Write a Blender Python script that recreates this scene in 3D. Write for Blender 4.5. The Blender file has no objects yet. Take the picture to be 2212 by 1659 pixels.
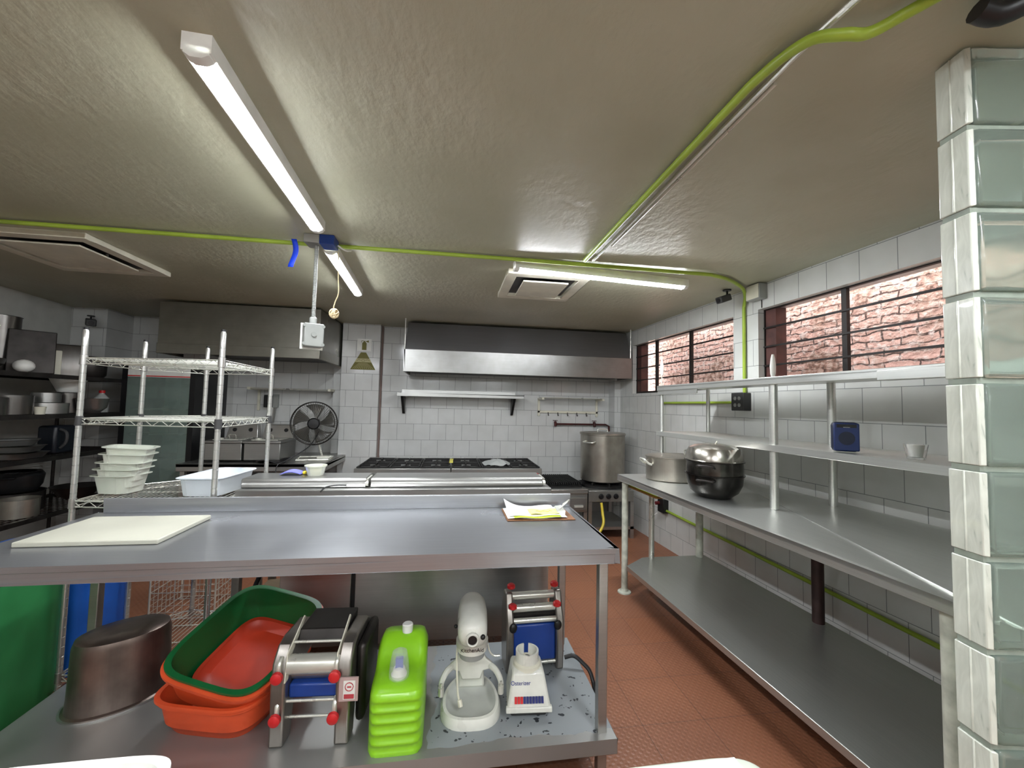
import bpy, bmesh, math, random
from mathutils import Vector, Matrix
random.seed(7)
R = math.radians
S = bpy.context.scene
COL = S.collection
# ------------------------------------------------------------------ camera
CAM_H = 1.424
_yaw, _p, _r = R(8.5), R(3.06), R(1.28)
F = Vector((math.sin(_yaw)*math.cos(_p), math.cos(_yaw)*math.cos(_p), math.sin(_p)))
R0 = Vector((math.cos(_yaw), -math.sin(_yaw), 0)); U0 = R0.cross(F)
Rt = R0*math.cos(_r) + U0*math.sin(_r); Up = -R0*math.sin(_r) + U0*math.cos(_r)
cd = bpy.data.cameras.new('camera'); cam = bpy.data.objects.new('camera', cd); COL.objects.link(cam)
cd.sensor_fit = 'HORIZONTAL'; cd.sensor_width = 36; cd.lens = 880/2212*36; cd.clip_start = 0.02
m3 = Matrix((Rt, Up, -F)).transposed()
cam.matrix_world = Matrix.Translation((0, 0, CAM_H)) @ m3.to_4x4()
S.camera = cam
# ------------------------------------------------------------------ world, exposure
S.view_settings.view_transform = 'Standard'; S.view_settings.look = 'None'
S.view_settings.gamma = 1; S.view_settings.use_curve_mapping = False
S.view_settings.exposure = 1.92
LAMP = 46.0       # emission of the ceiling tube diffusers
SKY = 2.9         # daylight in the narrow yard outside the windows
w = bpy.data.worlds.new('daylight'); S.world = w; w.use_nodes = True
bg = w.node_tree.nodes['Background']; bg.inputs[0].default_value = (0.93, 0.95, 1.0, 1); bg.inputs[1].default_value = SKY

# ------------------------------------------------------------------ materials
def srgb(c):
    if isinstance(c, str): c = [int(c[i:i+2], 16)/255 for i in (0, 2, 4)]
    return tuple((x/12.92 if x <= .04045 else ((x+.055)/1.055)**2.4) for x in c) + (1,)
MATS = {}
class NT:
    def __init__(s, name):
        s.m = bpy.data.materials.new(name); s.m.use_nodes = True; s.t = s.m.node_tree
        s.b = s.t.nodes['Principled BSDF']; s.o = s.t.nodes['Material Output']
    def n(s, typ, **kw):
        nd = s.t.nodes.new('ShaderNode'+typ)
        for k, v in kw.items():
            if k in nd.inputs.keys(): nd.inputs[k].default_value = v
            else: setattr(nd, k, v)
        return nd
    def l(s, a, b): s.t.links.new(a, b)
    def obj(s, scale=(1, 1, 1), rot=(0, 0, 0)):
        tc = s.n('TexCoord'); mp = s.n('Mapping'); mp.inputs['Scale'].default_value = scale; mp.inputs['Rotation'].default_value = rot
        s.l(tc.outputs['Object'], mp.inputs['Vector']); return mp.outputs['Vector']
    def ramp(s, fac, stops):
        r = s.n('ValToRGB'); e = r.color_ramp.elements
        while len(e) < len(stops): e.new(0.5)
        for i, (p, c) in enumerate(stops): e[i].position = p; e[i].color = c if len(c) == 4 else tuple(c)+(1,)
        s.l(fac, r.inputs[0]); return r.outputs[0]
    def bump(s, h, strength=.3, dist=.005, prev=None):
        b = s.n('Bump'); b.inputs['Strength'].default_value = strength; b.inputs['Distance'].default_value = dist
        s.l(h, b.inputs['Height'])
        if prev: s.l(prev, b.inputs['Normal'])
        return b.outputs['Normal']
def M(name, col='808080', rough=.5, metal=0., var=.08, vscale=9., bump=0., trans=0., alpha=1., emis=0., spec=.5, ior=1.45, coat=0.):
    """generic procedural material: a base tone with soft noise variation in tone and gloss"""
    if name in MATS: return MATS[name]
    t = NT(name); b = t.b; c = srgb(col)
    v = t.obj(); nz = t.n('TexNoise'); nz.inputs['Scale'].default_value = vscale; nz.inputs['Detail'].default_value = 4
    t.l(v, nz.inputs['Vector'])
    lo = tuple(x*(1-var*1.6) for x in c[:3]); hi = tuple(min(1, x*(1+var)) for x in c[:3])
    t.l(t.ramp(nz.outputs['Fac'], [(.3, lo), (.7, hi)]), b.inputs['Base Color'])
    mr = t.n('MapRange'); mr.inputs['To Min'].default_value = max(.02, rough*.8); mr.inputs['To Max'].default_value = min(1, rough*1.25)
    t.l(nz.outputs['Fac'], mr.inputs['Value']); t.l(mr.outputs[0], b.inputs['Roughness'])
    b.inputs['Metallic'].default_value = metal; b.inputs['IOR'].default_value = ior
    b.inputs['Specular IOR Level'].default_value = spec; b.inputs['Coat Weight'].default_value = coat
    b.inputs['Transmission Weight'].default_value = trans; b.inputs['Alpha'].default_value = alpha
    if bump: t.l(t.bump(nz.outputs['Fac'], bump, .01), b.inputs['Normal'])
    if emis: b.inputs['Emission Color'].default_value = c; b.inputs['Emission Strength'].default_value = emis
    MATS[name] = t.m; return t.m
def steel(name, col='a9a9a6', rough=.3, axis=0, var=.05, dirt=0., dcol='4a4038', metal=.9):
    """brushed sheet steel: fine streaks along one axis, smudged gloss, soft grime"""
    if name in MATS: return MATS[name]
    t = NT(name); b = t.b; c = srgb(col)
    sc = [160, 160, 160]; sc[axis] = 3
    nz = t.n('TexNoise'); nz.inputs['Scale'].default_value = 1; nz.inputs['Detail'].default_value = 2; t.l(t.obj(tuple(sc)), nz.inputs['Vector'])
    n2 = t.n('TexNoise'); n2.inputs['Scale'].default_value = 2.6; n2.inputs['Detail'].default_value = 3; t.l(t.obj(), n2.inputs['Vector'])
    mr = t.n('MapRange'); mr.inputs['To Min'].default_value = rough*.75; mr.inputs['To Max'].default_value = rough*1.3
    t.l(n2.outputs['Fac'], mr.inputs['Value']); t.l(mr.outputs[0], b.inputs['Roughness'])
    base = t.ramp(nz.outputs['Fac'], [(.25, tuple(x*(1-var) for x in c[:3])), (.75, tuple(min(1, x*(1+var)) for x in c[:3]))])
    if dirt:
        n3 = t.n('TexNoise'); n3.inputs['Scale'].default_value = 9; n3.inputs['Detail'].default_value = 6; t.l(t.obj(), n3.inputs['Vector'])
        mx = t.n('Mix', data_type='RGBA'); f = t.ramp(n3.outputs['Fac'], [(.35-dirt*.2, (0, 0, 0)), (.85-dirt*.25, (dirt*.9+.1,)*3)])
        t.l(f, mx.inputs[0]); t.l(base, mx.inputs[6]); mx.inputs[7].default_value = srgb(dcol); base = mx.outputs[2]
    t.l(base, b.inputs['Base Color']); b.inputs['Metallic'].default_value = metal
    MATS[name] = t.m; return t.m
def tiles(name, size=.2, col='cccdcb', grout='6f7170', plane='XZ', off=.5, shift=(0, 0), rough=.13):
    t = NT(name); b = t.b
    tc = t.n('TexCoord'); sp = t.n('SeparateXYZ'); t.l(tc.outputs['Object'], sp.inputs[0])
    cb = t.n('CombineXYZ'); t.l(sp.outputs[plane[0]], cb.inputs[0]); t.l(sp.outputs[plane[1]], cb.inputs[1])
    mp = t.n('Mapping'); mp.inputs['Location'].default_value = (shift[0], shift[1], 0); t.l(cb.outputs[0], mp.inputs[0])
    br = t.n('TexBrick'); br.offset = off; br.squash = 1
    br.inputs['Scale'].default_value = 1; br.inputs['Brick Width'].default_value = size; br.inputs['Row Height'].default_value = size
    br.inputs['Mortar Size'].default_value = .0019; br.inputs['Mortar Smooth'].default_value = .2
    c = srgb(col); br.inputs['Color1'].default_value = c; br.inputs['Color2'].default_value = tuple(x*.94 for x in c[:3])+(1,)
    br.inputs['Mortar'].default_value = srgb(grout); t.l(mp.outputs[0], br.inputs['Vector'])
    nz = t.n('TexNoise'); nz.inputs['Scale'].default_value = 6; t.l(tc.outputs['Object'], nz.inputs[0])
    mx = t.n('Mix', data_type='RGBA', blend_type='MULTIPLY'); mx.inputs[0].default_value = .5
    t.l(br.outputs['Color'], mx.inputs[6]); t.l(t.ramp(nz.outputs['Fac'], [(.3, (.82, .82, .8)), (.7, (1, 1, 1))]), mx.inputs[7])
    t.l(mx.outputs[2], b.inputs['Base Color'])
    mr = t.n('MapRange'); mr.inputs['To Min'].default_value = rough; mr.inputs['To Max'].default_value = .7
    t.l(br.outputs['Fac'], mr.inputs['Value']); t.l(mr.outputs[0], b.inputs['Roughness'])
    inv = t.n('Math', operation='SUBTRACT'); inv.inputs[0].default_value = 1; t.l(br.outputs['Fac'], inv.inputs[1])
    nrm = t.bump(inv.outputs[0], .4, .002); nrm = t.bump(nz.outputs['Fac'], .08, .01, nrm); t.l(nrm, b.inputs['Normal'])
    return t.m
def ceiling_mat():
    t = NT('ceiling_paint'); b = t.b; v = t.obj()
    n1 = t.n('TexNoise'); n1.inputs['Scale'].default_value = 1.3; n1.inputs['Detail'].default_value = 6; t.l(v, n1.inputs[0])
    n2 = t.n('TexNoise'); n2.inputs['Scale'].default_value = 26; n2.inputs['Detail'].default_value = 8; n2.inputs['Distortion'].default_value = .15; t.l(t.obj((1, .6, 1)), n2.inputs[0])
    n3 = t.n('TexNoise'); n3.inputs['Scale'].default_value = 60; n3.inputs['Detail'].default_value = 3; t.l(v, n3.inputs[0])
    t.l(t.ramp(n1.outputs['Fac'], [(.3, srgb('9e9d86')), (.5, srgb('a9a892')), (.75, srgb('b3b29e'))]), b.inputs['Base Color'])
    b.inputs['Roughness'].default_value = .45
    mk = t.n('Math', operation='MULTIPLY'); t.l(n2.outputs['Fac'], mk.inputs[0])
    t.l(t.ramp(n1.outputs['Fac'], [(.4, (.25, .25, .25)), (.62, (1, 1, 1))]), mk.inputs[1])
    nrm = t.bump(mk.outputs[0], .5, .012); nrm = t.bump(n3.outputs['Fac'], .12, .002, nrm); t.l(nrm, b.inputs['Normal']); return t.m
def floor_mat():
    t = NT('floor_tile'); b = t.b; v = t.obj()
    br = t.n('TexBrick'); br.offset = 0; br.inputs['Scale'].default_value = 1; br.inputs['Brick Width'].default_value = .3; br.inputs['Row Height'].default_value = .3
    br.inputs['Mortar Size'].default_value = .0018; br.inputs['Color1'].default_value = srgb('8f5d42'); br.inputs['Color2'].default_value = srgb('895a42'); br.inputs['Mortar'].default_value = srgb('64402e')
    t.l(v, br.inputs['Vector'])
    nz = t.n('TexNoise'); nz.inputs['Scale'].default_value = 2.2; nz.inputs['Detail'].default_value = 6; t.l(v, nz.inputs[0])
    mx = t.n('Mix', data_type='RGBA', blend_type='MULTIPLY'); mx.inputs[0].default_value = 1
    t.l(br.outputs['Color'], mx.inputs[6]); t.l(t.ramp(nz.outputs['Fac'], [(.3, (.8, .78, .78)), (.7, (1, 1, 1))]), mx.inputs[7]); t.l(mx.outputs[2], b.inputs['Base Color'])
    vo = t.n('TexVoronoi', feature='F1'); vo.inputs['Randomness'].default_value = 0; vo.inputs['Scale'].default_value = 42; t.l(t.obj(rot=(0, 0, R(45))), vo.inputs[0])
    dots = t.ramp(vo.outputs['Distance'], [(.18, (1, 1, 1)), (.4, (0, 0, 0))])
    nrm = t.bump(dots, .55, .002); inv = t.n('Math', operation='SUBTRACT'); inv.inputs[0].default_value = 1; t.l(br.outputs['Fac'], inv.inputs[1])
    nrm = t.bump(inv.outputs[0], .5, .002, nrm); t.l(nrm, b.inputs['Normal']); b.inputs['Roughness'].default_value = .42
    return t.m
def brick_mat():
    t = NT('old_brick'); b = t.b
    tc = t.n('TexCoord'); sp = t.n('SeparateXYZ'); t.l(tc.outputs['Object'], sp.inputs[0])
    cb = t.n('CombineXYZ'); t.l(sp.outputs['Y'], cb.inputs[0]); t.l(sp.outputs['Z'], cb.inputs[1])
    nz = t.n('TexNoise'); nz.inputs['Scale'].default_value = 6; nz.inputs['Detail'].default_value = 6; t.l(cb.outputs[0], nz.inputs[0])
    ad = t.n('VectorMath', operation='SCALE'); ad.inputs['Scale'].default_value = .085; t.l(nz.outputs['Color'], ad.inputs[0])
    a2 = t.n('VectorMath', operation='ADD'); t.l(cb.outputs[0], a2.inputs[0]); t.l(ad.outputs[0], a2.inputs[1])
    br = t.n('TexBrick'); br.inputs['Scale'].default_value = 1; br.inputs['Brick Width'].default_value = .21; br.inputs['Row Height'].default_value = .052
    br.inputs['Mortar Size'].default_value = .006; br.inputs['Mortar Smooth'].default_value = .4
    br.inputs['Color1'].default_value = srgb('deb2a4'); br.inputs['Color2'].default_value = srgb('d2ab9c'); br.inputs['Mortar'].default_value = srgb('5d4a42'); br.inputs['Bias'].default_value = 0
    t.l(a2.outputs[0], br.inputs['Vector'])
    n2 = t.n('TexNoise'); n2.inputs['Scale'].default_value = 22; n2.inputs['Detail'].default_value = 8; t.l(cb.outputs[0], n2.inputs[0])
    m0 = t.n('Mix', data_type='RGBA'); t.l(t.ramp(n2.outputs['Fac'], [(.5, (0, 0, 0)), (.62, (.8, .8, .8))]), m0.inputs[0]); t.l(br.outputs['Color'], m0.inputs[6]); m0.inputs[7].default_value = srgb('e6d3ca')
    n3 = t.n('TexNoise'); n3.inputs['Scale'].default_value = 2.1; n3.inputs['Detail'].default_value = 3; t.l(cb.outputs[0], n3.inputs[0])
    m1 = t.n('Mix', data_type='RGBA'); t.l(t.ramp(n3.outputs['Fac'], [(.50, (0, 0, 0)), (.56, (.85, .85, .85))]), m1.inputs[0]); t.l(m0.outputs[2], m1.inputs[6])
    t.l(t.ramp(n2.outputs['Fac'], [(.36, srgb('6a5245')), (.45, srgb('a98472')), (.6, srgb('cdb2a2'))]), m1.inputs[7])
    t.l(m1.outputs[2], b.inputs['Base Color']); b.inputs['Roughness'].default_value = .9
    inv = t.n('Math', operation='SUBTRACT'); inv.inputs[0].default_value = 1; t.l(br.outputs['Fac'], inv.inputs[1])
    nrm = t.bump(inv.outputs[0], .8, .02); nrm = t.bump(n2.outputs['Fac'], .8, .03, nrm); t.l(nrm, b.inputs['Normal']); return t.m
def peel_mat():
    """lower island shelf: steel with grey-blue paint film, chipped, on its right part"""
    t = NT('peeling_shelf'); b = t.b
    tc = t.n('TexCoord'); sp = t.n('SeparateXYZ'); t.l(tc.outputs['Object'], sp.inputs[0])
    nz = t.n('TexNoise'); nz.inputs['Scale'].default_value = 7; nz.inputs['Detail'].default_value = 6; t.l(tc.outputs['Object'], nz.inputs[0])
    n2 = t.n('TexNoise'); n2.inputs['Scale'].default_value = 34; n2.inputs['Detail'].default_value = 2; t.l(tc.outputs['Object'], n2.inputs[0])
    def cmp(sock, thr, k=.12):
        ma = t.n('Math', operation='MULTIPLY_ADD'); t.l(nz.outputs['Fac'], ma.inputs[0]); ma.inputs[1].default_value = k; t.l(sock, ma.inputs[2])
        g = t.n('Math', operation='GREATER_THAN'); t.l(ma.outputs[0], g.inputs[0]); g.inputs[1].default_value = thr; return g.outputs[0]
    gx = cmp(sp.outputs['X'], 1.52+.06); gy = cmp(sp.outputs['Y'], .055+.04, .1)
    g3 = t.n('Math', operation='LESS_THAN'); t.l(n2.outputs['Fac'], g3.inputs[0]); g3.inputs[1].default_value = .66
    m1 = t.n('Math', operation='MULTIPLY'); t.l(gx, m1.inputs[0]); t.l(gy, m1.inputs[1])
    m2 = t.n('Math', operation='MULTIPLY'); t.l(m1.outputs[0], m2.inputs[0]); t.l(g3.outputs[0], m2.inputs[1])
    mx = t.n('Mix', data_type='RGBA'); t.l(m2.outputs[0], mx.inputs[0]); mx.inputs[6].default_value = srgb('9c9c99'); mx.inputs[7].default_value = srgb('878c8e')
    m3_ = t.n('Math', operation='SUBTRACT'); t.l(m1.outputs[0], m3_.inputs[0]); t.l(m2.outputs[0], m3_.inputs[1])
    mx2 = t.n('Mix', data_type='RGBA'); t.l(m3_.outputs[0], mx2.inputs[0]); t.l(mx.outputs[2], mx2.inputs[6]); mx2.inputs[7].default_value = srgb('2e3236')
    t.l(mx2.outputs[2], b.inputs['Base Color'])
    iv = t.n('Math', operation='SUBTRACT'); iv.inputs[0].default_value = 1; t.l(m1.outputs[0], iv.inputs[1]); mm = t.n('Math', operation='MULTIPLY'); t.l(iv.outputs[0], mm.inputs[0]); mm.inputs[1].default_value = .65; t.l(mm.outputs[0], b.inputs['Metallic'])
    b.inputs['Roughness'].default_value = .36
    t.l(t.bump(m2.outputs[0], .5, .002), b.inputs['Normal']); return t.m

ST = steel('brushed_steel', '9e9e9b', .34, 0)
STY = steel('brushed_steel_depth', 'd4d5d0', .32, 1, metal=.85)
STD = steel('worn_steel', 'b0afab', .33, 0, dirt=.05)
HOOD = steel('hood_steel', '868684', .32, 0, dirt=.25, dcol='5d5650')
CANOPY = steel('canopy_steel', '7c7c7e', .36, 0)
HOODL = steel('hood_steel_olive', '87857c', .3, 0, dirt=.15)
TOP = steel('worktop_steel', '9a9c9f', .30, 0, metal=.8)
CHR = M('chrome_wire', 'd6d6cc', .28, .6)
POST = steel('ringed_chrome', 'c4c5c1', .25, 2, metal=.8)
ALU = steel('scorched_aluminium', 'b0aca2', .36, 2, dirt=.35, dcol='6a5b4c')
BLKSTEEL = steel('burnt_steel', '4a4845', .24, 2, dirt=.9, dcol='0c0b09', metal=.7)
IRON = M('cast_iron', '1b1a19', .55, .3, .3)
BLK = M('black_plastic', '151516', .4)
WHT = M('white_plastic', 'dcdcd6', .35)
CRM = M('cream_plastic', 'd2cfbd', .4)
LIME = M('lime_paint', '93ab3a', .35, var=.15, vscale=4)
GREY = M('grey_plastic', '8f918d', .45)
GRAP = M('graphite_plastic', '3a3a3a', .5)
RED = M('red_plastic', 'c22528', .35)
BLUE = M('blue_plastic', '1c3c86', .35)
ORG = M('orange_plastic', 'd2502a', .42)
GRN = M('green_plastic', '0f5a2c', .42)
MELA = M('dark_metal', '3b3836', .4, .8, .25)
CLEAR = M('frosted_plastic', 'e4e8e4', .3, trans=.55, var=.03)
BOARD = M('cutting_board', 'aead9f', .45, var=.05, vscale=5, bump=.05)
GLASS = M('clear_glass', 'ffffff', .03, trans=1, var=0)
BAR = M('window_iron', '2b2725', .5, .5, .3)
TUBE = M('lamp_diffuser', 'f6faff', .5, emis=LAMP)

# ------------------------------------------------------------------ mesh helpers
def smooth_path(pts, k=6):
    P = [Vector(p) for p in pts]; out = []
    if len(P) < 3: return P
    Q = [P[0]*2-P[1]] + P + [P[-1]*2-P[-2]]
    for i in range(1, len(Q)-2):
        a, b, c, d = Q[i-1], Q[i], Q[i+1], Q[i+2]
        for j in range(k):
            t = j/k
            out.append(.5*((2*b)+(c-a)*t+(2*a-5*b+4*c-d)*t*t+(3*b-a-3*c+d)*t**3))
    out.append(P[-1]); return out
class G:
    def __init__(s): s.bm = bmesh.new(); s.mx = Matrix()
    def v(s, p): return s.bm.verts.new(s.mx @ Vector(p))
    def f(s, vs):
        try: return s.bm.faces.new(vs)
        except ValueError: return None
    def box(s, x0, x1, y0, y1, z0, z1):
        V = [s.v(p) for p in ((x0,y0,z0),(x1,y0,z0),(x1,y1,z0),(x0,y1,z0),(x0,y0,z1),(x1,y0,z1),(x1,y1,z1),(x0,y1,z1))]
        for q in ((0,3,2,1),(4,5,6,7),(0,1,5,4),(1,2,6,5),(2,3,7,6),(3,0,4,7)): s.f([V[i] for i in q])
        return s
    def hexa(s, bot, top):
        V = [s.v(p) for p in bot] + [s.v(p) for p in top]; n = len(bot)
        s.f(V[:n][::-1]); s.f(V[n:])
        for i in range(n): j = (i+1) % n; s.f([V[i], V[j], V[n+j], V[n+i]])
        return s
    def prism(s, poly, a, b, axis='z'):
        """poly in the two other axes (x,y)/(x,z)/(y,z) swept from a to b"""
        def P(u, v, w): return {'z': (u, v, w), 'y': (u, w, v), 'x': (w, u, v)}[axis]
        return s.hexa([P(u, v, a) for u, v in poly], [P(u, v, b) for u, v in poly])
    def tube(s, pts, r, n=10, smooth=0, closed=False, caps=True):
        P = smooth_path(pts, smooth) if smooth else [Vector(p) for p in pts]
        rs = r if isinstance(r, (list, tuple)) else [r]*len(P)
        if len(rs) != len(P): rs = [rs[0]+(rs[-1]-rs[0])*i/(len(P)-1) for i in range(len(P))]
        rings = []; up = None; N = len(P)
        for i in range(N):
            a = P[(i-1) % N] if (closed or i) else P[0]; b = P[(i+1) % N] if (closed or i < N-1) else P[-1]
            d = (b-a)
            if d.length < 1e-9: d = Vector((0, 0, 1))
            d.normalize()
            if up is None: up = Vector((0, 0, 1)) if abs(d.z) < .9 else Vector((1, 0, 0))
            sd = d.cross(up); 
            if sd.length < 1e-6: sd = d.orthogonal()
            sd.normalize(); up = sd.cross(d).normalized()
            rings.append([s.v(P[i]+(sd*math.cos(2*math.pi*k/n)+up*math.sin(2*math.pi*k/n))*rs[i]) for k in range(n)])
        for i in range(N if closed else N-1):
            A, B = rings[i], rings[(i+1) % N]
            for k in range(n): s.f([A[k], A[(k+1) % n], B[(k+1) % n], B[k]])
        if caps and not closed: s.f(rings[0][::-1]); s.f(rings[-1])
        return s
    def cyl(s, p, q, r, r2=None, n=20): return s.tube([p, q], [r, r if r2 is None else r2], n)
    def lathe(s, prof, c=(0, 0, 0), n=32, sx=1, sy=1, caps=(1, 1), power=2):
        """profile (r,z) round a vertical axis; power>2 squares the outline"""
        rings = []
        for r, z in prof:
            ring = []
            for k in range(n):
                a = 2*math.pi*k/n; ca, sa = math.cos(a), math.sin(a)
                if power != 2:
                    ca = math.copysign(abs(ca)**(2/power), ca); sa = math.copysign(abs(sa)**(2/power), sa)
                if isinstance(r, tuple): rx, ry = r
                else: rx, ry = r*sx, r*sy
                ring.append(s.v((c[0]+rx*ca, c[1]+ry*sa, c[2]+z)))
            rings.append(ring)
        for A, B in zip(rings, rings[1:]):
            for k in range(n): s.f([A[k], A[(k+1) % n], B[(k+1) % n], B[k]])
        if caps[0]: s.f(rings[0][::-1])
        if caps[1]: s.f(rings[-1])
        return s
    def ball(s, c, rx, ry=None, rz=None, n=16, power=2):
        ry = ry or rx; rz = rz or rx; k = 10
        prof = [((max(1e-4, rx*math.sin(math.pi*i/k)), max(1e-4, ry*math.sin(math.pi*i/k))), -rz*math.cos(math.pi*i/k)) for i in range(k+1)]
        return s.lathe(prof, c, n, power=power)
    def grid(s, fn, nu, nv):
        V = [[s.v(fn(i/nu, j/nv)) for j in range(nv+1)] for i in range(nu+1)]
        for i in range(nu):
            for j in range(nv): s.f([V[i][j], V[i+1][j], V[i+1][j+1], V[i][j+1]])
        return s
    def out(s, name, mat, parent=None, loc=(0, 0, 0), rz=0, bevel=0, sharp=35, kind=None, solid=0, weld=True):
        if weld: bmesh.ops.remove_doubles(s.bm, verts=s.bm.verts, dist=1e-5)
        bmesh.ops.recalc_face_normals(s.bm, faces=s.bm.faces)
        me = bpy.data.meshes.new(name); s.bm.to_mesh(me); s.bm.free()
        me.polygons.foreach_set('use_smooth', [True]*len(me.polygons)); me.set_sharp_from_angle(angle=R(sharp))
        me.materials.append(mat)
        o = bpy.data.objects.new(name, me); COL.objects.link(o)
        if parent: o.parent = parent
        o.location = loc; o.rotation_euler = (0, 0, rz)
        if solid: md = o.modifiers.new('thickness', 'SOLIDIFY'); md.thickness = solid; md.offset = 0
        if bevel: md = o.modifiers.new('bevel', 'BEVEL'); md.width = bevel; md.segments = 2; md.limit_method = 'ANGLE'; md.angle_limit = R(40)
        if kind: o['kind'] = kind
        return o
def tag(o, label, cat, group=None):
    o['label'] = label; o['category'] = cat
    if group: o['group'] = group
    return o
def thing(name, label, cat, loc=(0, 0, 0), rz=0, group=None):
    o = bpy.data.objects.new(name, None); COL.objects.link(o); o.location = loc; o.rotation_euler = (0, 0, rz)
    o.empty_display_size = .05; return tag(o, label, cat, group)
def one(g, name, mat, label, cat, loc=(0, 0, 0), rz=0, group=None, **k):
    return tag(g.out(name, mat, None, loc, rz, **k), label, cat, group)
def dup(root, loc, rz=None, label=None):
    r = root.copy(); COL.objects.link(r); r.location = loc
    if rz is not None: r.rotation_euler = (0, 0, rz)
    if label: r['label'] = label
    for ch in list(root.children):
        c = ch.copy(); COL.objects.link(c); c.parent = r
        for g in ch.children: d = g.copy(); COL.objects.link(d); d.parent = c
    return r
def text(body, size, mat, parent, loc, rot, ext=.0006, name='lettering', align='CENTER'):
    cu = bpy.data.curves.new('t', 'FONT'); cu.body = body; cu.size = size; cu.extrude = ext; cu.align_x = align; cu.align_y = 'CENTER'
    ob = bpy.data.objects.new('t', cu); COL.objects.link(ob); bpy.context.view_layer.update()
    me = bpy.data.meshes.new_from_object(ob.evaluated_get(bpy.context.evaluated_depsgraph_get()))
    bpy.data.objects.remove(ob); me.name = name; me.materials.clear(); me.materials.append(mat)
    o = bpy.data.objects.new(name, me); COL.objects.link(o); o.parent = parent; o.location = loc; o.rotation_euler = rot; return o

# ================================================================== THE SETTING
CZ = 2.38
A = R(2.5)                                  # the window wall is 2.5 degrees off square
WO = (2.20, 4.80)                           # a point on its inner face
def rw(u, v, z=0): return (WO[0]+u*math.cos(A)-v*math.sin(A), WO[1]+u*math.sin(A)+v*math.cos(A), z)
WT = tiles('wall_tile_back', .2, plane='XZ', shift=(.05, .03))
WTR = tiles('wall_tile_window_side', .2, col='c8c9c5', plane='YZ', shift=(0, .03))
PLAS = M('wall_plaster', 'b9bab4', .55, var=.05)
G().box(-4.4, 2.75, -2.6, 5.7, -.1, 0).out('floor', floor_mat(), kind='structure')
G().box(-4.4, 2.62, -2.6, 5.7, CZ, CZ+.15).out('ceiling', ceiling_mat(), kind='structure')
g = G(); g.box(-.87, 2.5, 5.25, 5.45, 0, CZ); g.box(-1.31, -.87, 5.13, 5.45, 0, CZ); g.box(-1.43, -1.31, 5.27, 5.45, 0, CZ)
g.box(-2.75, -1.43, 5.37, 5.5, 0, CZ); g.box(-2.75, -2.6, 4.66, 5.37, 0, CZ); g.box(-3.8, -2.75, 5.37, 5.5, 0, CZ); g.box(-4.4, -3.72, 5.0, 5.5, 0, CZ)
g.box(2.11, 2.5, 5.05, 5.25, 0, CZ); g.out('wall_back', WT, kind='structure')
G().prism([(-3.96, -2.6), (-3.96, 4.2), (-4.07, 5.1), (-4.4, 5.1), (-4.4, -2.6)], 0, CZ).out('wall_left', PLAS, kind='structure')
G().box(-4.4, 2.75, -2.75, -2.6, 0, CZ).out('wall_front', PLAS, kind='structure')
# window wall in its own frame: u outward, v along the wall
g = G(); T = .16
W1 = (-1.79, -.08); W2 = (-4.3, -2.05); WZ = (1.625, 2.195)
g.box(0, T, -7.6, .6, 0, WZ[0]-.02); g.box(0, T, -7.6, .6, WZ[1], CZ)
g.box(0, T, W2[1], W1[0], WZ[0]-.02, WZ[1]); g.box(0, T, W1[1], .6, WZ[0]-.02, WZ[1]); g.box(0, T, -7.6, W2[0], WZ[0]-.02, WZ[1])
g.out('wall_right', WTR, loc=rw(0, 0), rz=A, kind='structure')
MV1 = (-.52, -1.14); MV2 = (-2.66, -3.5)
def window(nm, v0, v1, verts, redside):
    w_ = G(); z0, z1 = WZ; t_ = .012
    w_.box(.05, .075, v0, v1, z1-.007, z1); w_.box(.05, .075, v0, v1, z0-.02, z0+.005)
    w_.box(.05, .075, v0, v0+.008, z0, z1); w_.box(.05, .075, v1-.008, v1, z0, z1)
    root = w_.out(nm, BAR, loc=rw(0, 0), rz=A, kind='structure')
    for k in (1, 2, 3):
        z = z0+(z1-z0)*k/4
        G().box(.045, .057, v0, v1, z-.006, z+.006).out('window_bar', BAR, root)
    for v in verts: G().box(.055, .08, v-.016, v+.016, z0, z1).out('window_mullion', BAR, root)
    G().box(.06, .15, redside-.1, redside, z0, z1).out('window_post', M('rust_red_paint', '4f302b', .6, var=.3), root)
window('window_1', W1[0], W1[1], MV1, W1[1])
window('window_2', W2[0], W2[1], MV2, W2[1])
G().box(.62, .8, -7.2, 2.2, -.2, 3.1).out('wall_yard', brick_mat(), loc=rw(0, 0), rz=A, kind='structure')
G().box(-.0, .8, -7.2, 2.2, -.25, -.2).out('floor_yard', M('concrete', '9b948c', .8), loc=rw(0, 0), rz=A, kind='structure')

# ================================================================== CEILING
def lamp(p, q, label, grp='ceiling tube lamps', w=.036):
    P, Q = Vector(p), Vector(q); L = (Q-P).length; a = math.atan2(Q.y-P.y, Q.x-P.x)
    t = thing('tube_lamp', label, 'lamp', (P.x, P.y, CZ), a, grp)
    g = G(); g.prism([(-w, 0), (w, 0), (w, -.050), (w*.8, -.052), (-w*.8, -.052), (-w, -.050)], 0, L, 'x'); g.out('housing', WHT, t)
    g = G(); g.prism([(-w*.8, -.049), (w*.8, -.049), (w*.8, -.053), (w*.4, -.063), (-w*.4, -.063), (-w*.8, -.053)], .03, L-.03, 'x'); g.out('diffuser', TUBE, t)
    for x in (0, L-.03): G().prism([(-w*.85, -.035), (w*.85, -.035), (w*.85, -.056), (w*.4, -.066), (-w*.4, -.066), (-w*.85, -.056)], x, x+.03, 'x').out('end_cap', WHT, t)
    return t
lamp((-.685, 1.13), (-.725, 2.25), 'long bright tube lamp over the island, nearest of the ceiling lamps')
lamp((-.748, 2.54), (-.80, 3.56), 'tube lamp beyond the junction box, pointing at the fire extinguisher sign')
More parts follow.
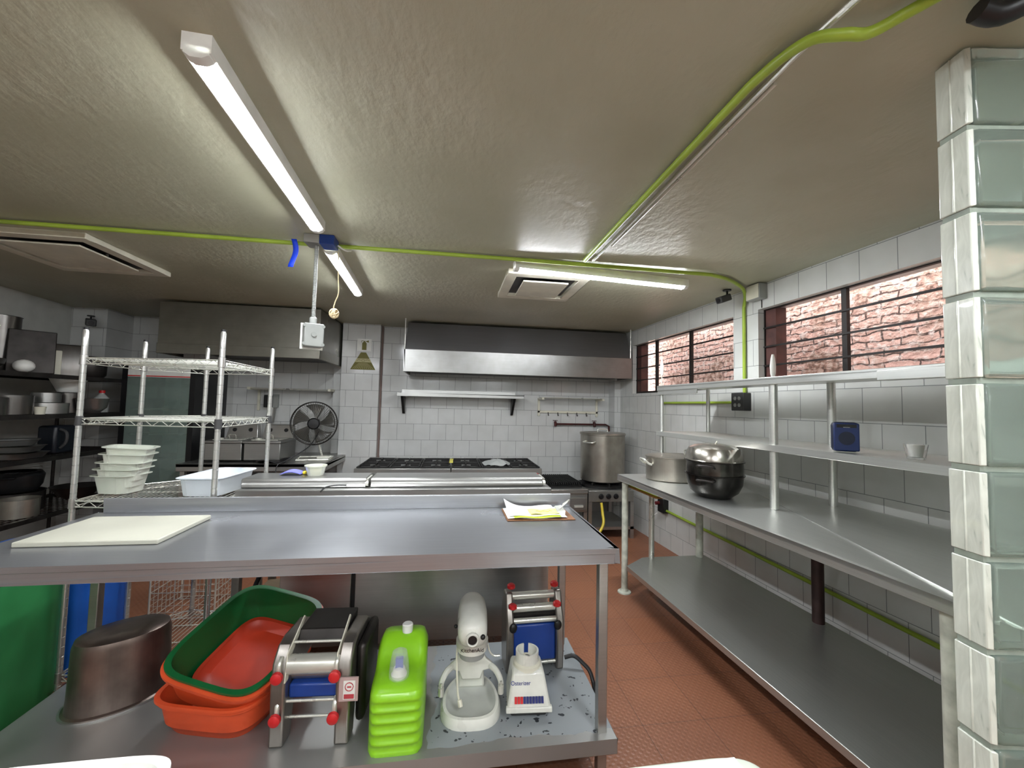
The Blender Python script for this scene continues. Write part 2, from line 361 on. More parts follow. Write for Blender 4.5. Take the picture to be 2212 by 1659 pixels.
lamp((.39, 2.62), (1.70, 2.76), 'tube lamp across the ceiling in front of the square vent')
for x_, y_, lb in ((-2.9, -.3, 'added fill tube lamp behind the viewer, far left'), (-1.2, -.9, 'added fill tube lamp behind the viewer on the left'), (-1.2, -2.0, 'rearmost added fill lamp on the left'), (.7, -2.0, 'rearmost added fill lamp on the right')):  # unseen tubes added as fill, to lift the room's ambient light
    lamp((x_, y_), (x_+1.2, y_), lb)
lamp((1.0, -.75), (1.03, .45), 'added fill tube lamp overhead just behind the viewer on the right')  # unseen tube added to brighten the window-side table
def vent(x0, x1, y0, y1, label, drop):
    t = thing('ceiling_vent', label, 'vent', ((x0+x1)/2, (y0+y1)/2, CZ), 0); a, b = (x1-x0)/2, (y1-y0)/2
    g = G()
    for q in ((-a, a, -b, -b+.07), (-a, a, b-.07, b), (-a, -a+.07, -b+.07, b-.07), (a-.07, a, -b+.07, b-.07)): g.box(*q, -.035, 0)
    g.out('frame', CRM, t, bevel=.004)
    G().box(-a+.07, a-.07, -b+.07, b-.07, -.006, 0).out('duct_opening', GRAP, t)
    g = G(); g.box(-a+.13, a-.13, -b+.13, b-.13, -drop-.012, -drop); g.out('panel', CRM, t, bevel=.003)
    g = G()
    for sx in (-1, 1): g.cyl((sx*(a-.16), 0, -drop), (sx*(a-.16), 0, -.004), .008, n=8)
    g.out('hanger', GREY, t)
vent(-2.85, -2.14, 2.68, 3.42, 'square ceiling vent on the left above the storage shelves', .03)
vent(.37, .97, 2.76, 3.42, 'square ceiling vent behind the crosswise tube lamp', .035)
# lime conduit across the ceiling, bending to the window wall and down to the outlet box
r_ = .0125; zc = CZ-.02
one(G().tube([(-3.9, 2.56, zc), (-.86, 2.54, zc)], r_, 12), 'conduit', LIME, 'lime green ceiling conduit left of the junction box', 'pipe', group='lime conduits')
p1 = [(-.70, 2.54, zc), (.4, 2.53, zc), (1.75, 2.54, zc)]
e1 = rw(-.02, -1.93, 2.3); 
pts = [p1[0], p1[1], p1[2], (1.92, 2.60, zc), (2.05, 2.68, zc), (2.17, 2.76, zc-.01), (2.235, 2.82, zc-.05), (rw(-.02, -1.93, 0)[0], rw(-.02, -1.93, 0)[1], 2.24)]
g = G().tube(pts[:3]+smooth_path(pts[2:], 5)[1:]+[rw(-.02, -1.93, 1.56)], r_, 12)
one(g, 'conduit', LIME, 'lime green conduit from the junction box down the window wall to the outlet box', 'pipe', group='lime conduits')
def box4(root, w, h, d):
    G().box(-d, 0, -w/2, w/2, -h/2, h/2).out('housing', GRAP, root, bevel=.004)
    for v in (-.022, .022):
        for z in (-.026, .026):
            s_ = G().lathe([(.015, 0), (.015, .003), (.012, .004)], n=14).out('socket', GREY, root); s_.rotation_euler = (0, -math.pi/2, 0); s_.location = (-d, v, z)
t = thing('outlet_box', 'grey four-socket outlet box on the tiled wall under the windows', 'outlet', rw(-.0, -1.91, 1.495), A); box4(t, .13, .14, .07)
one(G().tube([rw(-.02, -1.84, 1.49)]+smooth_path([rw(-.02, -.80, 1.49), rw(-.02, -.76, 1.48), rw(-.02, -.745, 1.43)], 4)+[rw(-.02, -.745, .47)], r_*.9, 10), 'conduit', LIME,
    'lime green conduit running left from the outlet box and down behind the pots', 'pipe', group='lime conduits')
one(G().tube([rw(-.02, -.86, .385), rw(-.02, -1.6, .37), rw(-.02, -3.6, .32)], r_, 10), 'conduit', LIME, 'lime green conduit low on the wall below the window-side table', 'pipe', group='lime conduits')
t = thing('floor_outlet', 'dark outlet box with red plug low on the wall under the table', 'outlet', rw(0, -.80, .43), A)
G().box(-.06, 0, -.06, .05, -.07, .07).out('housing', BLK, t, bevel=.004)
G().cyl((-.06, .02, .02), (-.10, .02, .02), .018).out('plug', M('dark_red_plastic', '5a1a1c', .4), t)
G().tube([(-.10, .03, .01), (-.12, .05, -.05), (-.1, .06, -.11), (-.06, .05, -.09)], .004, 8, smooth=5).out('cord', WHT, t)
# conduits toward the viewer
g = G().tube(smooth_path([(.82, 2.46, zc), (.825, 1.2, zc), (.83, .98, zc), (.85, .85, zc-.015), (.90, .80, zc-.035), (.96, .79, zc-.03), (1.02, .74, zc-.01), (1.10, .62, zc), (1.25, .4, zc)], 6), .0135, 12)
one(g, 'conduit', LIME, 'thick lime green conduit with an s-bend coming toward the viewer', 'pipe', group='lime conduits')
g = G().tube([(.872, 2.45, zc), (.872, .9, zc+.004), (.90, .6, zc+.006)], .009, 10); g.tube([(.895, 2.2, zc), (.895, 1.0, zc+.005)], .006, 8)
one(g, 'conduit', CHR, 'thin bare metal conduit beside the lime one', 'pipe')
g = G().tube(smooth_path([(.93, .64, zc), (1.0, .70, zc-.008), (1.09, .69, zc-.005), (1.13, .66, zc)], 5), .012, 10)
one(g, 'hose', WHT, 'white pipe elbow at the top edge by the green conduit', 'pipe')
one(G().tube([(1.15, .71, zc-.02), (1.2, .70, zc-.03), (1.26, .65, zc-.01)], .024, 12, smooth=4), 'foam_sleeve', BLK, 'black foam pipe sleeve at the top right near the ceiling', 'pipe')
# junction box cluster
t = thing('junction_box', 'steel ceiling junction box between the two tube lamps', 'junction box', (-.78, 2.47, CZ))
G().box(-.075, .01, -.05, .05, -.05, 0).out('housing', STD, t, bevel=.003)
G().box(.01, .09, -.05, .05, -.055, 0).out('cover', BLUE, t, bevel=.003)
G().tube([(.09, .03, -.03), (.13, .05, -.05), (.15, .1, -.03)], .005, 8, smooth=4).out('wire', WHT, t)
t = thing('pendant_switch', 'grey switch box hanging from the ceiling on ribbed conduit', 'switch', (-.80, 2.48, CZ))
g = G(); prof = []
for i in range(70): prof += [(.0085, -.05-i*.006), (.0115, -.05-i*.006-.003)]
g.lathe(prof[::-1], n=12); g.out('ribbed_conduit', GREY, t)
G().lathe([(.016, -.515), (.02, -.505), (.02, -.475), (.013, -.47)], n=14).out('coupling', GREY, t)
h = G(); h.box(-.05, .055, -.035, .03, -.645, -.51); hb = h.out('housing', M('box_grey', '7d7f7b', .5), t, bevel=.006, rz=.5)
G().box(-.058, .063, .03, .036, -.655, -.505).out('cover', WHT, hb)
g = G()
for x in (-.05, .05):
    for z in (-.63, -.525): g.cyl((x, -.037, z), (x, -.028, z), .009, n=10)
g.cyl((0, -.042, -.575), (0, -.03, -.575), .014); g.out('screw_lug', M('dull_grey', '777975', .5), hb)
g = G().tube([(-.70, 2.56, CZ-.05), (-.695, 2.56, CZ-.2), (-.69, 2.56, CZ-.3), (-.705, 2.56, CZ-.35), (-.715, 2.56, CZ-.39)], .0035, 7, smooth=5)
for i in range(9):
    a = i*.7; c = Vector((-.71, 2.56, CZ-.425)); ring = []
    for k in range(14):
        u = 2*math.pi*k/14; q = Vector((math.cos(u)*.026, math.sin(u)*.012, math.sin(u)*.026)); q.rotate(Matrix.Rotation(a, 3, 'Z')); q.rotate(Matrix.Rotation(a*1.7, 3, 'X')); ring.append(c+q)
    g.tube(ring, .0035, 6, closed=True)
one(g, 'cord', M('old_cord', 'cbb994', .6), 'old beige cord knotted into a ball hanging by the lamp', 'cord')
one(G().grid(lambda u, v: (-.955+.03*u+.012*math.sin(v*4), 2.515+.006*math.sin(v*5), CZ-.005-v*.17), 2, 10), 'tape_strip', M('blue_tape', '1440d8', .5), 'strip of blue tape hanging from the lime conduit', 'tape', solid=.001)
# cameras, wall junction box
def bullet(loc, rz, label, s=1, down=.35):
    t = thing('security_camera', label, 'camera', loc, rz)
    G().lathe([(.03, -.01), (.032, 0)], n=16).out('mount', BLK, t)
    G().tube([(0, 0, -.005), (0, 0, -.045), (.02, 0, -.06)], .008, 8, smooth=3).out('arm', BLK, t)
    g = G(); g.mx = Matrix.Translation((.03, 0, -.075)) @ Matrix.Rotation(down, 4, 'Y'); g.box(-.05*s, .06*s, -.03*s, .03*s, -.026*s, .026*s); g.out('body', GRAP, t, bevel=.008)
    g = G(); g.mx = Matrix.Translation((.03, 0, -.075)) @ Matrix.Rotation(down, 4, 'Y'); g.cyl((.06*s, 0, 0), (.064*s, 0, 0), .018*s); g.out('lens', BLK, t)
bullet((2.14, 2.90, CZ), R(190), 'small black camera on the ceiling by the windows', 1.0)
bullet((-3.80, 4.90, CZ-.10), R(-50), 'dark camera in the left rear corner', 1.35, .2)
t = thing('wall_box', 'pale grey box at the ceiling beside the green conduit', 'junction box', rw(0, -2.07, 2.315), A)
G().box(-.07, 0, -.07, .06, -.055, .06).out('housing', GREY, t, bevel=.004); G().box(-.075, -.07, -.065, .055, -.05, .055).out('cover', CRM, t, bevel=.002)
one(G().tube([rw(-.005, -2.09, 2.26), rw(-.005, -2.09, 2.2)], .003, 6), 'wire', BLK, 'thin wire below the pale wall box', 'wire')

# ================================================================== HOODS
t = thing('extractor_hood', 'wide dark steel extractor hood over the cooking range', 'hood', (.83, 4.65, 0)); hx0, hx1 = -1.365, 1.33
g = G(); g.box(hx0, hx1, 0, .02, 1.78, 2.03); g.box(hx0, hx0+.02, 0, .58, 1.78, 2.03); g.box(hx1-.02, hx1, 0, .4, 1.78, 2.03); g.out('lower_band', HOOD, t, bevel=.002)
g = G(); g.hexa([(hx0+.01, .01, 2.03), (hx1-.01, .01, 2.03), (hx1-.01, .39, 2.03), (hx0+.01, .58, 2.03)], [(hx0+.03, .10, 2.35), (hx1-.03, .10, 2.35), (hx1-.03, .39, 2.35), (hx0+.03, .58, 2.35)]); g.out('canopy', CANOPY, t)
G().box(hx0+.05, hx1-.1, .03, .55, 1.80, 1.84).out('filter_tray', MELA, t)
for x in (hx0+.01, hx1-.02): G().cyl((x, 0, 2.03), (x, 0, CZ), .006, n=8).out('hanger_rod', CHR, t)
t = thing('extractor_hood', 'dull steel extractor hood at left above the fryers', 'hood', (-2.06, 4.35, 0)); a0, a1 = -.74, .73
g = G(); g.box(a0, a1, 0, 1.0, 1.95, 2.36); g.out('canopy', HOODL, t, bevel=.003)
g = G(); g.box(a0-.005, a1+.005, -.005, .02, 1.855, 1.955); g.box(a1-.02, a1+.005, 0, 1.0, 1.855, 1.955); g.box(a0, a0+.02, 0, 1.0, 1.855, 1.955); g.out('lower_band', HOODL, t, bevel=.002)
G().box(a0+.03, a1-.03, .04, .95, 1.90, 1.94).out('filter_tray', MELA, t)

# ================================================================== BACK WALL FITTINGS
t = thing('safety_sign', 'white fire extinguisher sign on the tiled pillar', 'sign', (-1.055, 5.128, 2.12))
G().box(-.082, .082, -.004, 0, -.075, .075).out('plate', WHT, t)
OLV = M('olive_print', '6f6a35', .6)
g = G(); g.box(-.026, .026, -.0055, -.004, -.06, .022); g.prism([(-.026, .022), (.026, .022), (.012, .038), (-.012, .038)], -.0055, -.004, 'y'); g.box(-.008, .008, -.0055, -.004, .038, .05)
g.prism([(.008, .043), (.05, .058), (.05, .03)], -.0055, -.004, 'y'); g.tube([(-.006, -.005, .048), (-.03, -.005, .052), (-.036, -.005, .03)], .003, 6, smooth=3); g.out('pictogram', OLV, t)
t = thing('emblem_sign', 'olive trapezoid notice below the extinguisher sign', 'sign', (-1.062, 5.128, 1.92))
G().prism([(-.147, -.1), (.147, -.1), (.03, .11), (-.03, .11)], -.003, 0, 'y').out('plate', OLV, t)
PALE = M('pale_olive', 'b3ad83', .6)
G().prism([(-.098, -.01), (.098, -.01), (.075, .035), (-.075, .035)], -.0045, -.003, 'y').out('band', PALE, t)
g = G()
for k in range(-5, 6): g.prism([(k*.009-.0015, -.02), (k*.009+.0015, -.02), (k*.024+.002, -.09), (k*.024-.002, -.09)], -.0042, -.003, 'y')
g.out('ray', PALE, t)
g = G()
for s_ in (-1, 1): g.tube([(s_*.03, -.005, .01), (s_*.05, -.005, .022), (s_*.075, -.005, .005)], .002, 5, smooth=3)
g.tube([(.02*math.cos(k*.52), -.005, .01+.013*math.sin(k*.52)) for k in range(12)], .002, 5, closed=True); g.out('crest', OLV, t)
t = thing('wall_shelf', 'long steel wall shelf under the wide hood', 'shelf', (.13, 5.25, 1.54))
g = G(); g.box(-.76, .76, -.3, 0, 0, .012); g.box(-.76, .76, -.3, -.285, -.03, .012); g.box(-.74, .70, -.02, 0, 0, .06); g.out('board', ST, t, bevel=.002)
for x in (-.72, .64): G().prism([(0, 0), (-.26, 0), (-.26, -.02), (-.03, -.24), (0, -.24)], x, x+.03, 'x').out('bracket', MELA, t)
t = thing('towel_rack', 'cream wall rack with steel rails and hooks near the corner', 'rack', (1.54, 5.25, 1.40))
g = G()
for x in (-.41, .38): g.box(x, x+.03, -.02, 0, -.1, .13); g.box(x, x+.03, -.26, 0, .11, .135)
g.box(-.41, .41, -.02, 0, -.06, -.03); g.out('frame', CRM, t, bevel=.003)
for k in range(7): G().cyl((-.40, -.03-.036*k, .137), (.41, -.03-.036*k, .137), .004, n=8).out('rail', CHR, t)
for k in range(5): G().tube([(-.27+k*.13, -.02, -.05), (-.27+k*.13, -.03, -.09), (-.27+k*.13, -.055, -.085)], .006, 7, smooth=3).out('hook', MELA, t)
t = thing('water_pipe', 'rusty red water pipe with two taps above the stock pot', 'pipe', (1.36, 5.2, 1.20))
RUST = M('rust_paint', '4a2220', .6, .3, .3)
G().tube([(0, 0, 0), (.69, 0, 0), (.735, 0, -.02), (.735, 0, -.3)], .012, 10).out('pipe', RUST, t)
for x in (.0, .53):
    g = G(); g.cyl((x, -.02, -.03), (x, 0, .03), .018, n=10); g.cyl((x, 0, .02), (x, 0, .045), .005, n=8); g.box(x-.03, x+.03, -.008, .008, .042, .05); g.out('tap', RUST, t)
one(G().cyl((-.862, 5.235, 0), (-.862, 5.235, CZ), .012, n=10), 'pipe', M('brown_pipe', '77635c', .5), 'thin brownish vertical pipe beside the tiled pillar', 'pipe')
t = thing('towel_rail', 'steel rail on cream brackets above the fan', 'rack', (-1.84, 5.37, 1.56))
for k in range(4): G().cyl((-.46, -.06-.07*k, -.0), (.40, -.06-.07*k, 0), .008, n=10).out('rail', CHR, t)
for x in (-.48, .40): g = G(); g.box(x, x+.03, -.29, 0, -.015, .015); g.box(x, x+.03, -.02, 0, -.26, .015); g.out('bracket', CRM, t, bevel=.003)
t = thing('soap_dispenser', 'dark wall dispenser beside the left rail', 'dispenser', (-2.16, 5.37, 1.36))
G().box(-.06, .02, -.09, 0, -.02, .13).out('body', BLK, t, bevel=.008); G().lathe([(.03, -.2), (.045, -.02)], (.03, -.06, 0), n=18).out('cup', STD, t); G().box(.02, .08, -.03, 0, -.02, .14).out('plate', GREY, t)

# ================================================================== COOKING LINE
def stove(x0, x1, label):
    t = thing('stove_top', label, 'stove', (x0, 4.28, 0)); W = x1-x0
    g = G(); g.box(0, W, 0, .80, .60, .735); g.box(0, W, -.012, .02, .64, .765); g.box(0, W, .78, .80, .735, .775); g.box(0, .015, 0, .8, .735, .76); g.box(W-.015, W, 0, .8, .735, .76); g.out('body', ST, t, bevel=.004)
    g = G()
    for x in (.02, W-.06):
        for y in (.02, .72): g.box(x, x+.04, y, y+.04, 0, .6)
    g.box(.02, W-.02, .03, .77, .14, .17); g.out('stand', STD, t)
    g = G(); g.box(.02, W-.02, .03, .77, .18, .6); g.out('oven', MELA, t)
    for i in range(3):
        for j in range(2):
            c = (W*(i+.5)/3, .06+.36*(j+.5)); g = G(); a = W/6-.012; b = .165; z = .752
            for s_ in (-1, 1):
                g.box(c[0]-a, c[0]+a, c[1]+s_*b-.008, c[1]+s_*b+.008, z, z+.018); g.box(c[0]+s_*a-.008, c[0]+s_*a+.008, c[1]-b, c[1]+b, z, z+.018)
                g.box(c[0]+s_*.05-(a-.05)*(s_ < 0), c[0]+s_*.05+(a-.05)*(s_ > 0), c[1]-.006, c[1]+.006, z, z+.022)
                g.box(c[0]-.006, c[0]+.006, c[1]+s_*.05-(b-.05)*(s_ < 0), c[1]+s_*.05+(b-.05)*(s_ > 0), z, z+.022)
            gr = g.out('grate', IRON, t)
            G().lathe([(.05, .738), (.05, .752), (.03, .758), (.01, .758)], (c[0], c[1], 0), n=18).out('burner', IRON, gr)
    bdg = G(); bdg.prism([(W-.19, .69), (W-.17, .672), (W-.05, .672), (W-.03, .69), (W-.03, .705), (W-.05, .72), (W-.17, .72), (W-.19, .705)], -.016, -.012, 'y'); b = bdg.out('badge', RED, t)
    text('TORREY', .034, WHT, b, (W-.115, -.017, .696), (math.pi/2, 0, 0))
    for k in range(6): s_ = G().cyl((W*(k+.5)/6, -.03, .62), (W*(k+.5)/6, 0, .62), .018, n=14).out('knob', BLK, t)
    return t
stove(-.93, .02, 'six-burner stove top at left of the range, beside the pillar')
stove(.03, .98, 'six-burner stove top at right of the range, with a plastic bag on it')
def blob(u, v): 
    a = 2*math.pi*u; r = v
    return (r*.15*math.cos(a)*(1+.12*math.sin(3*a)), r*.1*math.sin(a)*(1+.15*math.cos(2*a)), .05*(1-r**3)+.006*math.sin(7*a)*r+.008*math.cos(5*a+r*4))
one(G().grid(blob, 28, 8), 'plastic_bag', CLEAR, 'clear plastic bag of food lying on the stove grates', 'bag', loc=(.52, 4.52, .775))
g = G().grid(lambda u, v: (-.02+.04*u+.01*v, .12+v*.28, .012+.02*math.sin(v*3)), 4, 10)
one(g, 'cloth', M('yellow_cloth', 'd8cf62', .8), 'pale yellow cloth lying between the two stove tops', 'cloth', loc=(.025, 4.42, .775), solid=.004)
t = thing('charcoal_grill', 'low black grill with slatted rack beside the stock pot burner', 'grill', (1.03, 4.28, 0))
g = G(); g.box(0, .46, 0, .72, .30, .53); g.box(0, .46, -.02, .08, .50, .545); g.out('body', STD, t, bevel=.004)
G().box(.03, .43, .1, .68, .53, .56).out('fire_box', IRON, t)
g = G()
for k in range(16): g.box(.04+k*.025, .05+k*.025, .1, .66, .575-.0, .595)
g.out('grill_rack', IRON, t)
G().box(.02, .44, -.035, -.02, .33, .46).out('door', ST, t, bevel=.003); G().box(.30, .40, -.05, -.035, .36, .38).out('handle', CHR, t)
g = G(); g.box(.0, .46, 0, .7, .0, .03)
for x in (0, .42):
    for y in (0, .68): g.box(x, x+.04, y, y+.04, 0, .3)
g.box(0, .46, 0, .7, .17, .2); g.out('stand', STD, t)
t = thing('stock_pot_range', 'low single-burner range under the big stock pot', 'stove', (1.51, 4.30, 0))
g = G(); g.box(0, .52, 0, .66, .40, .52); g.out('body', STD, t, bevel=.004)
g = G()
for x in (0, .48):
    for y in (0, .62): g.box(x, x+.04, y, y+.04, 0, .4)
g.box(0, .52, .0, .66, .10, .13); g.out('stand', STD, t)
g = G(); g.lathe([(.27, .52), (.27, .545), (.2, .55), (.1, .55)], (.27, .33, 0), n=28)
for k in range(8): a = k*math.pi/4; g.hexa([(.27+.05*math.cos(a)-.008*math.sin(a), .33+.05*math.sin(a)+.008*math.cos(a), .545), (.27+.05*math.cos(a)+.008*math.sin(a), .33+.05*math.sin(a)-.008*math.cos(a), .545), (.27+.25*math.cos(a)+.008*math.sin(a), .33+.25*math.sin(a)-.008*math.cos(a), .545), (.27+.25*math.cos(a)-.008*math.sin(a), .33+.25*math.sin(a)+.008*math.cos(a), .545)],
    [(.27+.05*math.cos(a)-.008*math.sin(a), .33+.05*math.sin(a)+.008*math.cos(a), .575), (.27+.05*math.cos(a)+.008*math.sin(a), .33+.05*math.sin(a)-.008*math.cos(a), .575), (.27+.25*math.cos(a)+.008*math.sin(a), .33+.25*math.sin(a)-.008*math.cos(a), .575), (.27+.25*math.cos(a)-.008*math.sin(a), .33+.25*math.sin(a)+.008*math.cos(a), .575)])
g.out('grate', IRON, t)
for k in range(3): G().lathe([(.026, 0), (.03, .01), (.02, .03)], n=16).out('knob', BLK, t, loc=(.14+k*.085, 0, .46)).rotation_euler = (math.pi/2, 0, 0)
def handle_loop(g, c, r, rad, ang, wid=.1, out=.045, tilt=.0):
    """bail handle on a round pot wall at angle ang"""
    a0_, a1_ = ang-wid/rad/2, ang+wid/rad/2
    P = [Vector((c[0]+rad*math.cos(a), c[1]+rad*math.sin(a), c[2])) for a in (a0_, a1_)]
    o = Vector((math.cos(ang), math.sin(ang), 0))*out+Vector((0, 0, tilt))
    g.tube([P[0], P[0]+o*.7, P[0]*.8+P[1]*.2+o, P[0]*.2+P[1]*.8+o, P[1]+o*.7, P[1]], r, 8, smooth=4)
t = thing('stock_pot', 'tall dull aluminium stock pot standing on the low corner range', 'pot', (1.80, 4.66, .575))
G().lathe([(.24, 0), (.255, .01), (.258, .53), (.268, .535), (.268, .545), (.25, .545), (.245, .02), (.0, .02)], n=48, caps=(1, 0)).out('body', ALU, t)
G().lathe([(.27, .545), (.262, .556), (.1, .565), (.005, .566)], n=40, caps=(1, 1)).out('lid', ALU, t)
g = G(); g.tube([(-.06, 0, .563), (-.055, 0, .59), (.055, 0, .59), (.06, 0, .563)], .006, 8, smooth=4); g.out('lid_handle', CHR, t)
for a in (R(215), R(35)): g = G(); handle_loop(g, (0, 0, .46), .009, .257, a, .14, .05, -.01); g.out('handle', CHR, t)
YH = M('yellow_hose', 'c9b32b', .4)
one(G().tube([(1.64, 4.26, .40), (1.64, 4.22, .3), (1.62, 4.15, .2), (1.52, 4.1, .08), (1.42, 4.08, .015)], .014, 10, smooth=6), 'gas_hose', YH, 'yellow gas hose hanging from the stock pot range', 'hose')

# ================================================================== LEFT REAR
t = thing('work_counter', 'steel counter carrying the fryers and the fan', 'counter', (-2.56, 4.33, 0)); W = 1.34
g = G(); g.box(0, W, 0, 1.0, .77, .80); g.box(0, W, 0, .02, .73, .8); g.box(W-.02, W, 0, 1.0, .73, .8); g.out('top', STD, t, bevel=.003)
for x in (.02, .6, W-.06):
    for y in (.03, .9): G().box(x, x+.04, y, y+.04, 0, .77).out('leg', STD, t)
G().box(.03, W-.03, .05, .98, .2, .23).out('lower_shelf', MELA, t)
t = thing('deep_fryer', 'double-basin steel countertop fryer behind the wire rack', 'fryer', (-2.40, 4.45, .80))
for i in (0, 1):
    x = i*.36; g = G(); g.box(x+.01, x+.35, 0, .42, .02, .19); g.box(x, x+.36, -.02, .44, .19, .215); g.out('basin', ST, t, bevel=.006)
    g = G(); g.hexa([(x+.02, .36, .215), (x+.34, .36, .215), (x+.34, .46, .215), (x+.02, .46, .215)], [(x+.04, .40, .36), (x+.32, .40, .36), (x+.32, .46, .36), (x+.04, .46, .36)]); hd = g.out('control_head', STD, t, bevel=.006)
    for k in range(2): G().cyl((x+.1+k*.16, .37, .30), (x+.1+k*.16, .40, .30), .02, n=14).out('dial', BLK, hd)
    g = G(); g.box(x+.05, x+.30, .06, .34, .215, .222); g.cyl((x+.1, .1, .235), (x+.1, .1, .222), .03, n=14); g.tube([(x+.14, .2, .225), (x+.14, .18, .26), (x+.2, .18, .26), (x+.2, .2, .225)], .005, 7, smooth=3); g.out('lid', CHR, t)
t = thing('desk_fan', 'round black cage fan standing on the left counter', 'fan', (-1.46, 4.72, .80), R(12)); fc = Vector((0, 0, .385))
g = G()
for r, y in ((.235, 0), (.228, -.03), (.228, .03)): g.tube([fc+Vector((r*math.cos(k*math.pi/24), y, r*math.sin(k*math.pi/24))) for k in range(48)], .0035, 6, closed=True)
g.out('cage_rim', MELA, t)
g = G()
for k in range(60):
    a = k*math.pi/30
    for s_ in (-1, 1): g.tube([fc+Vector((rr*math.cos(a+q), s_*yy, rr*math.sin(a+q))) for rr, yy, q in ((.05, .07, 0), (.13, .065, .04), (.2, .045, .08), (.234, .005, .1))], .0015, 3, caps=False)
g.out('cage_wire', M('cage_grey', '6f6d68', .4, .6), t, weld=False)
G().mx; g = G(); g.mx = Matrix.Translation(fc) @ Matrix.Rotation(math.pi/2, 4, 'X'); g.lathe([(.06, .06), (.062, .075), (.05, .085), (.01, .087)], n=24); g.out('hub_cover', BLK, t); g = G(); g.mx = Matrix.Translation(fc) @ Matrix.Rotation(math.pi/2, 4, 'X'); g.lathe([(.05, -.16), (.055, -.05)], n=20); g.out('motor', BLK, t)
FB = M('smoked_blade', '4a4740', .3, trans=.3, alpha=.75)
for k in range(5):
    a = k*2*math.pi/5
    def bl(u, v, a=a): rr = .04+.17*u; q = a+.9*(v-.5)*(.5+.6*u)+.3*u; return tuple(fc+Vector((rr*math.cos(q), .03*(v-.5)*2, rr*math.sin(q))))
    G().grid(bl, 8, 6).out('blade', FB, t, solid=.002)
G().tube([tuple(fc+Vector((.0, .04, -.03))), (.02, .05, .28), (.06, .05, .12), (.09, .05, .02)], .013, 10, smooth=5).out('stand_arm', CHR, t)
g = G(); g.tube([(-.14, -.16, .012), (.16, -.16, .012), (.2, .1, .012), (-.14, .12, .012)], .009, 8, closed=True); g.box(.04, .17, .0, .1, .004, .03); g.out('base', CHR, t)
one(G().tube([(-1.40, 4.70, 1.10), (-1.45, 4.55, .95), (-1.60, 4.38, .83), (-1.66, 4.31, .78), (-1.65, 4.28, .6), (-1.63, 4.29, .4)], .005, 7, smooth=6), 'power_cord', BLK, 'black cord drooping from the fan over the counter edge', 'cord')
one(G().grid(lambda u, v: (-.13+.26*u, -.12+.2*v+.04*u, .012+.02*math.sin(u*5)*math.cos(v*4)), 8, 6), 'cloth', BLK, 'black rag beside the fan base', 'cloth', loc=(-1.75, 4.44, .806), solid=.008)
# glass-door fridge
t = thing('display_fridge', 'tall glass-door display fridge with black sides', 'fridge', (-3.22, 4.55, 0)); W = .66; HF = 1.80
FR = M('fridge_black', '0f0f11', .35)
g = G(); g.box(0, .05, 0, .6, 0, HF); g.box(W-.05, W, 0, .6, 0, HF); g.box(.05, W-.05, .0, .6, 0, .12); g.box(.05, W-.05, 0, .6, HF-.03, HF); g.out('cabinet', FR, t)
G().box(.05, W-.05, .55, .6, .12, HF-.03).out('inner_back', M('fridge_liner', 'cfdad5', .4), t)
g = G(); g.box(.05, W-.05, .0, .04, HF-.17, HF-.03); hd = g.out('header', WHT, t); G().box(.05, W-.05, -.003, .0, HF-.165, HF-.155).out('stripe', RED, hd)
G().box(.05, W-.05, .0, .012, .12, HF-.17).out('glass_door', M('green_glass', 'a9bdb4', .06, trans=.72, var=.03), t)
for z in (.45, .80, 1.05, 1.3): G().box(.055, W-.055, .06, .54, z, z+.012).out('shelf', CHR, t)
one(G().lathe([(.06, 0), (.07, .02), (.075, .25), (.03, .32), (.03, .36)], n=20), 'bottle', CLEAR, 'cloudy container inside the display fridge', 'bottle', loc=(-2.82, 4.78, 1.063))
one(G().box(-.09, .09, -.06, .06, 0, .16), 'food_box', WHT, 'pale box on a shelf inside the display fridge', 'box', loc=(-2.98, 4.8, 1.063), bevel=.006)

# left storage shelving with pots
t = thing('storage_shelving', 'dark wire shelving along the left wall loaded with pots', 'shelving', (-3.55, 0, 0)); SY0, SY1 = 3.0, 4.70
for z in (.46, .925, 1.27, 1.60):
    g = G(); g.box(-.33, .33, SY0, SY0+.02, z-.03, z); g.box(-.33, .33, SY1-.02, SY1, z-.03, z); g.box(-.33, -.31, SY0, SY1, z-.03, z); g.box(.31, .33, SY0, SY1, z-.035, z)
    for k in range(14): x = -.30+k*.046; g.cyl((x, SY0, z-.006), (x, SY1, z-.006), .0035, n=6)
    for k in range(30): y = SY0+.03+k*.055; g.cyl((-.32, y, z-.012), (.32, y, z-.012), .003, n=5)
    g.out('wire_shelf', MELA, t, weld=False)
for x in (-.32, .32):
    for y in (SY0, SY1): G().cyl((x, y, 0), (x, y, 1.64), .014, n=10).out('post', MELA, t)
def pot(prof, name, mat, label, loc, cat='pot', hand=None, n=32, hm=None, lid=None, group=None, hz=None):
    if not hand and not lid: return one(G().lathe(prof, n=n, caps=(1, 0)), name, mat, label, cat, loc, group=group)
    t = thing(name, label, cat, loc, 0, group); G().lathe(prof, n=n, caps=(1, 0)).out('body', mat, t)
    if hand:
        for a in hand: rr = max(p[0] for p in prof); g = G(); handle_loop(g, (0, 0, (hz if hz else max(p[1] for p in prof)*.8)), .006, rr-.004, a, .09, .035); g.out('handle', hm or CHR, t)
    if lid: G().lathe(lid, n=n).out('lid', mat, t)
    return t
def cupp(r, h, t=.004, r0=None): r0 = r0 or r; return [(r0, 0), (r, h), (r+.006, h+.002), (r-t, h), (r0-t, .006), (.001, .006)]
DST = steel('dim_steel', '6c6a67', .3, 2, dirt=.35)
pot(cupp(.13, .45), 'stock_pot', DST, 'big dented pot on the top left shelf at the picture edge', (-3.60, 3.80, 1.60), hand=(R(-60), R(120)))
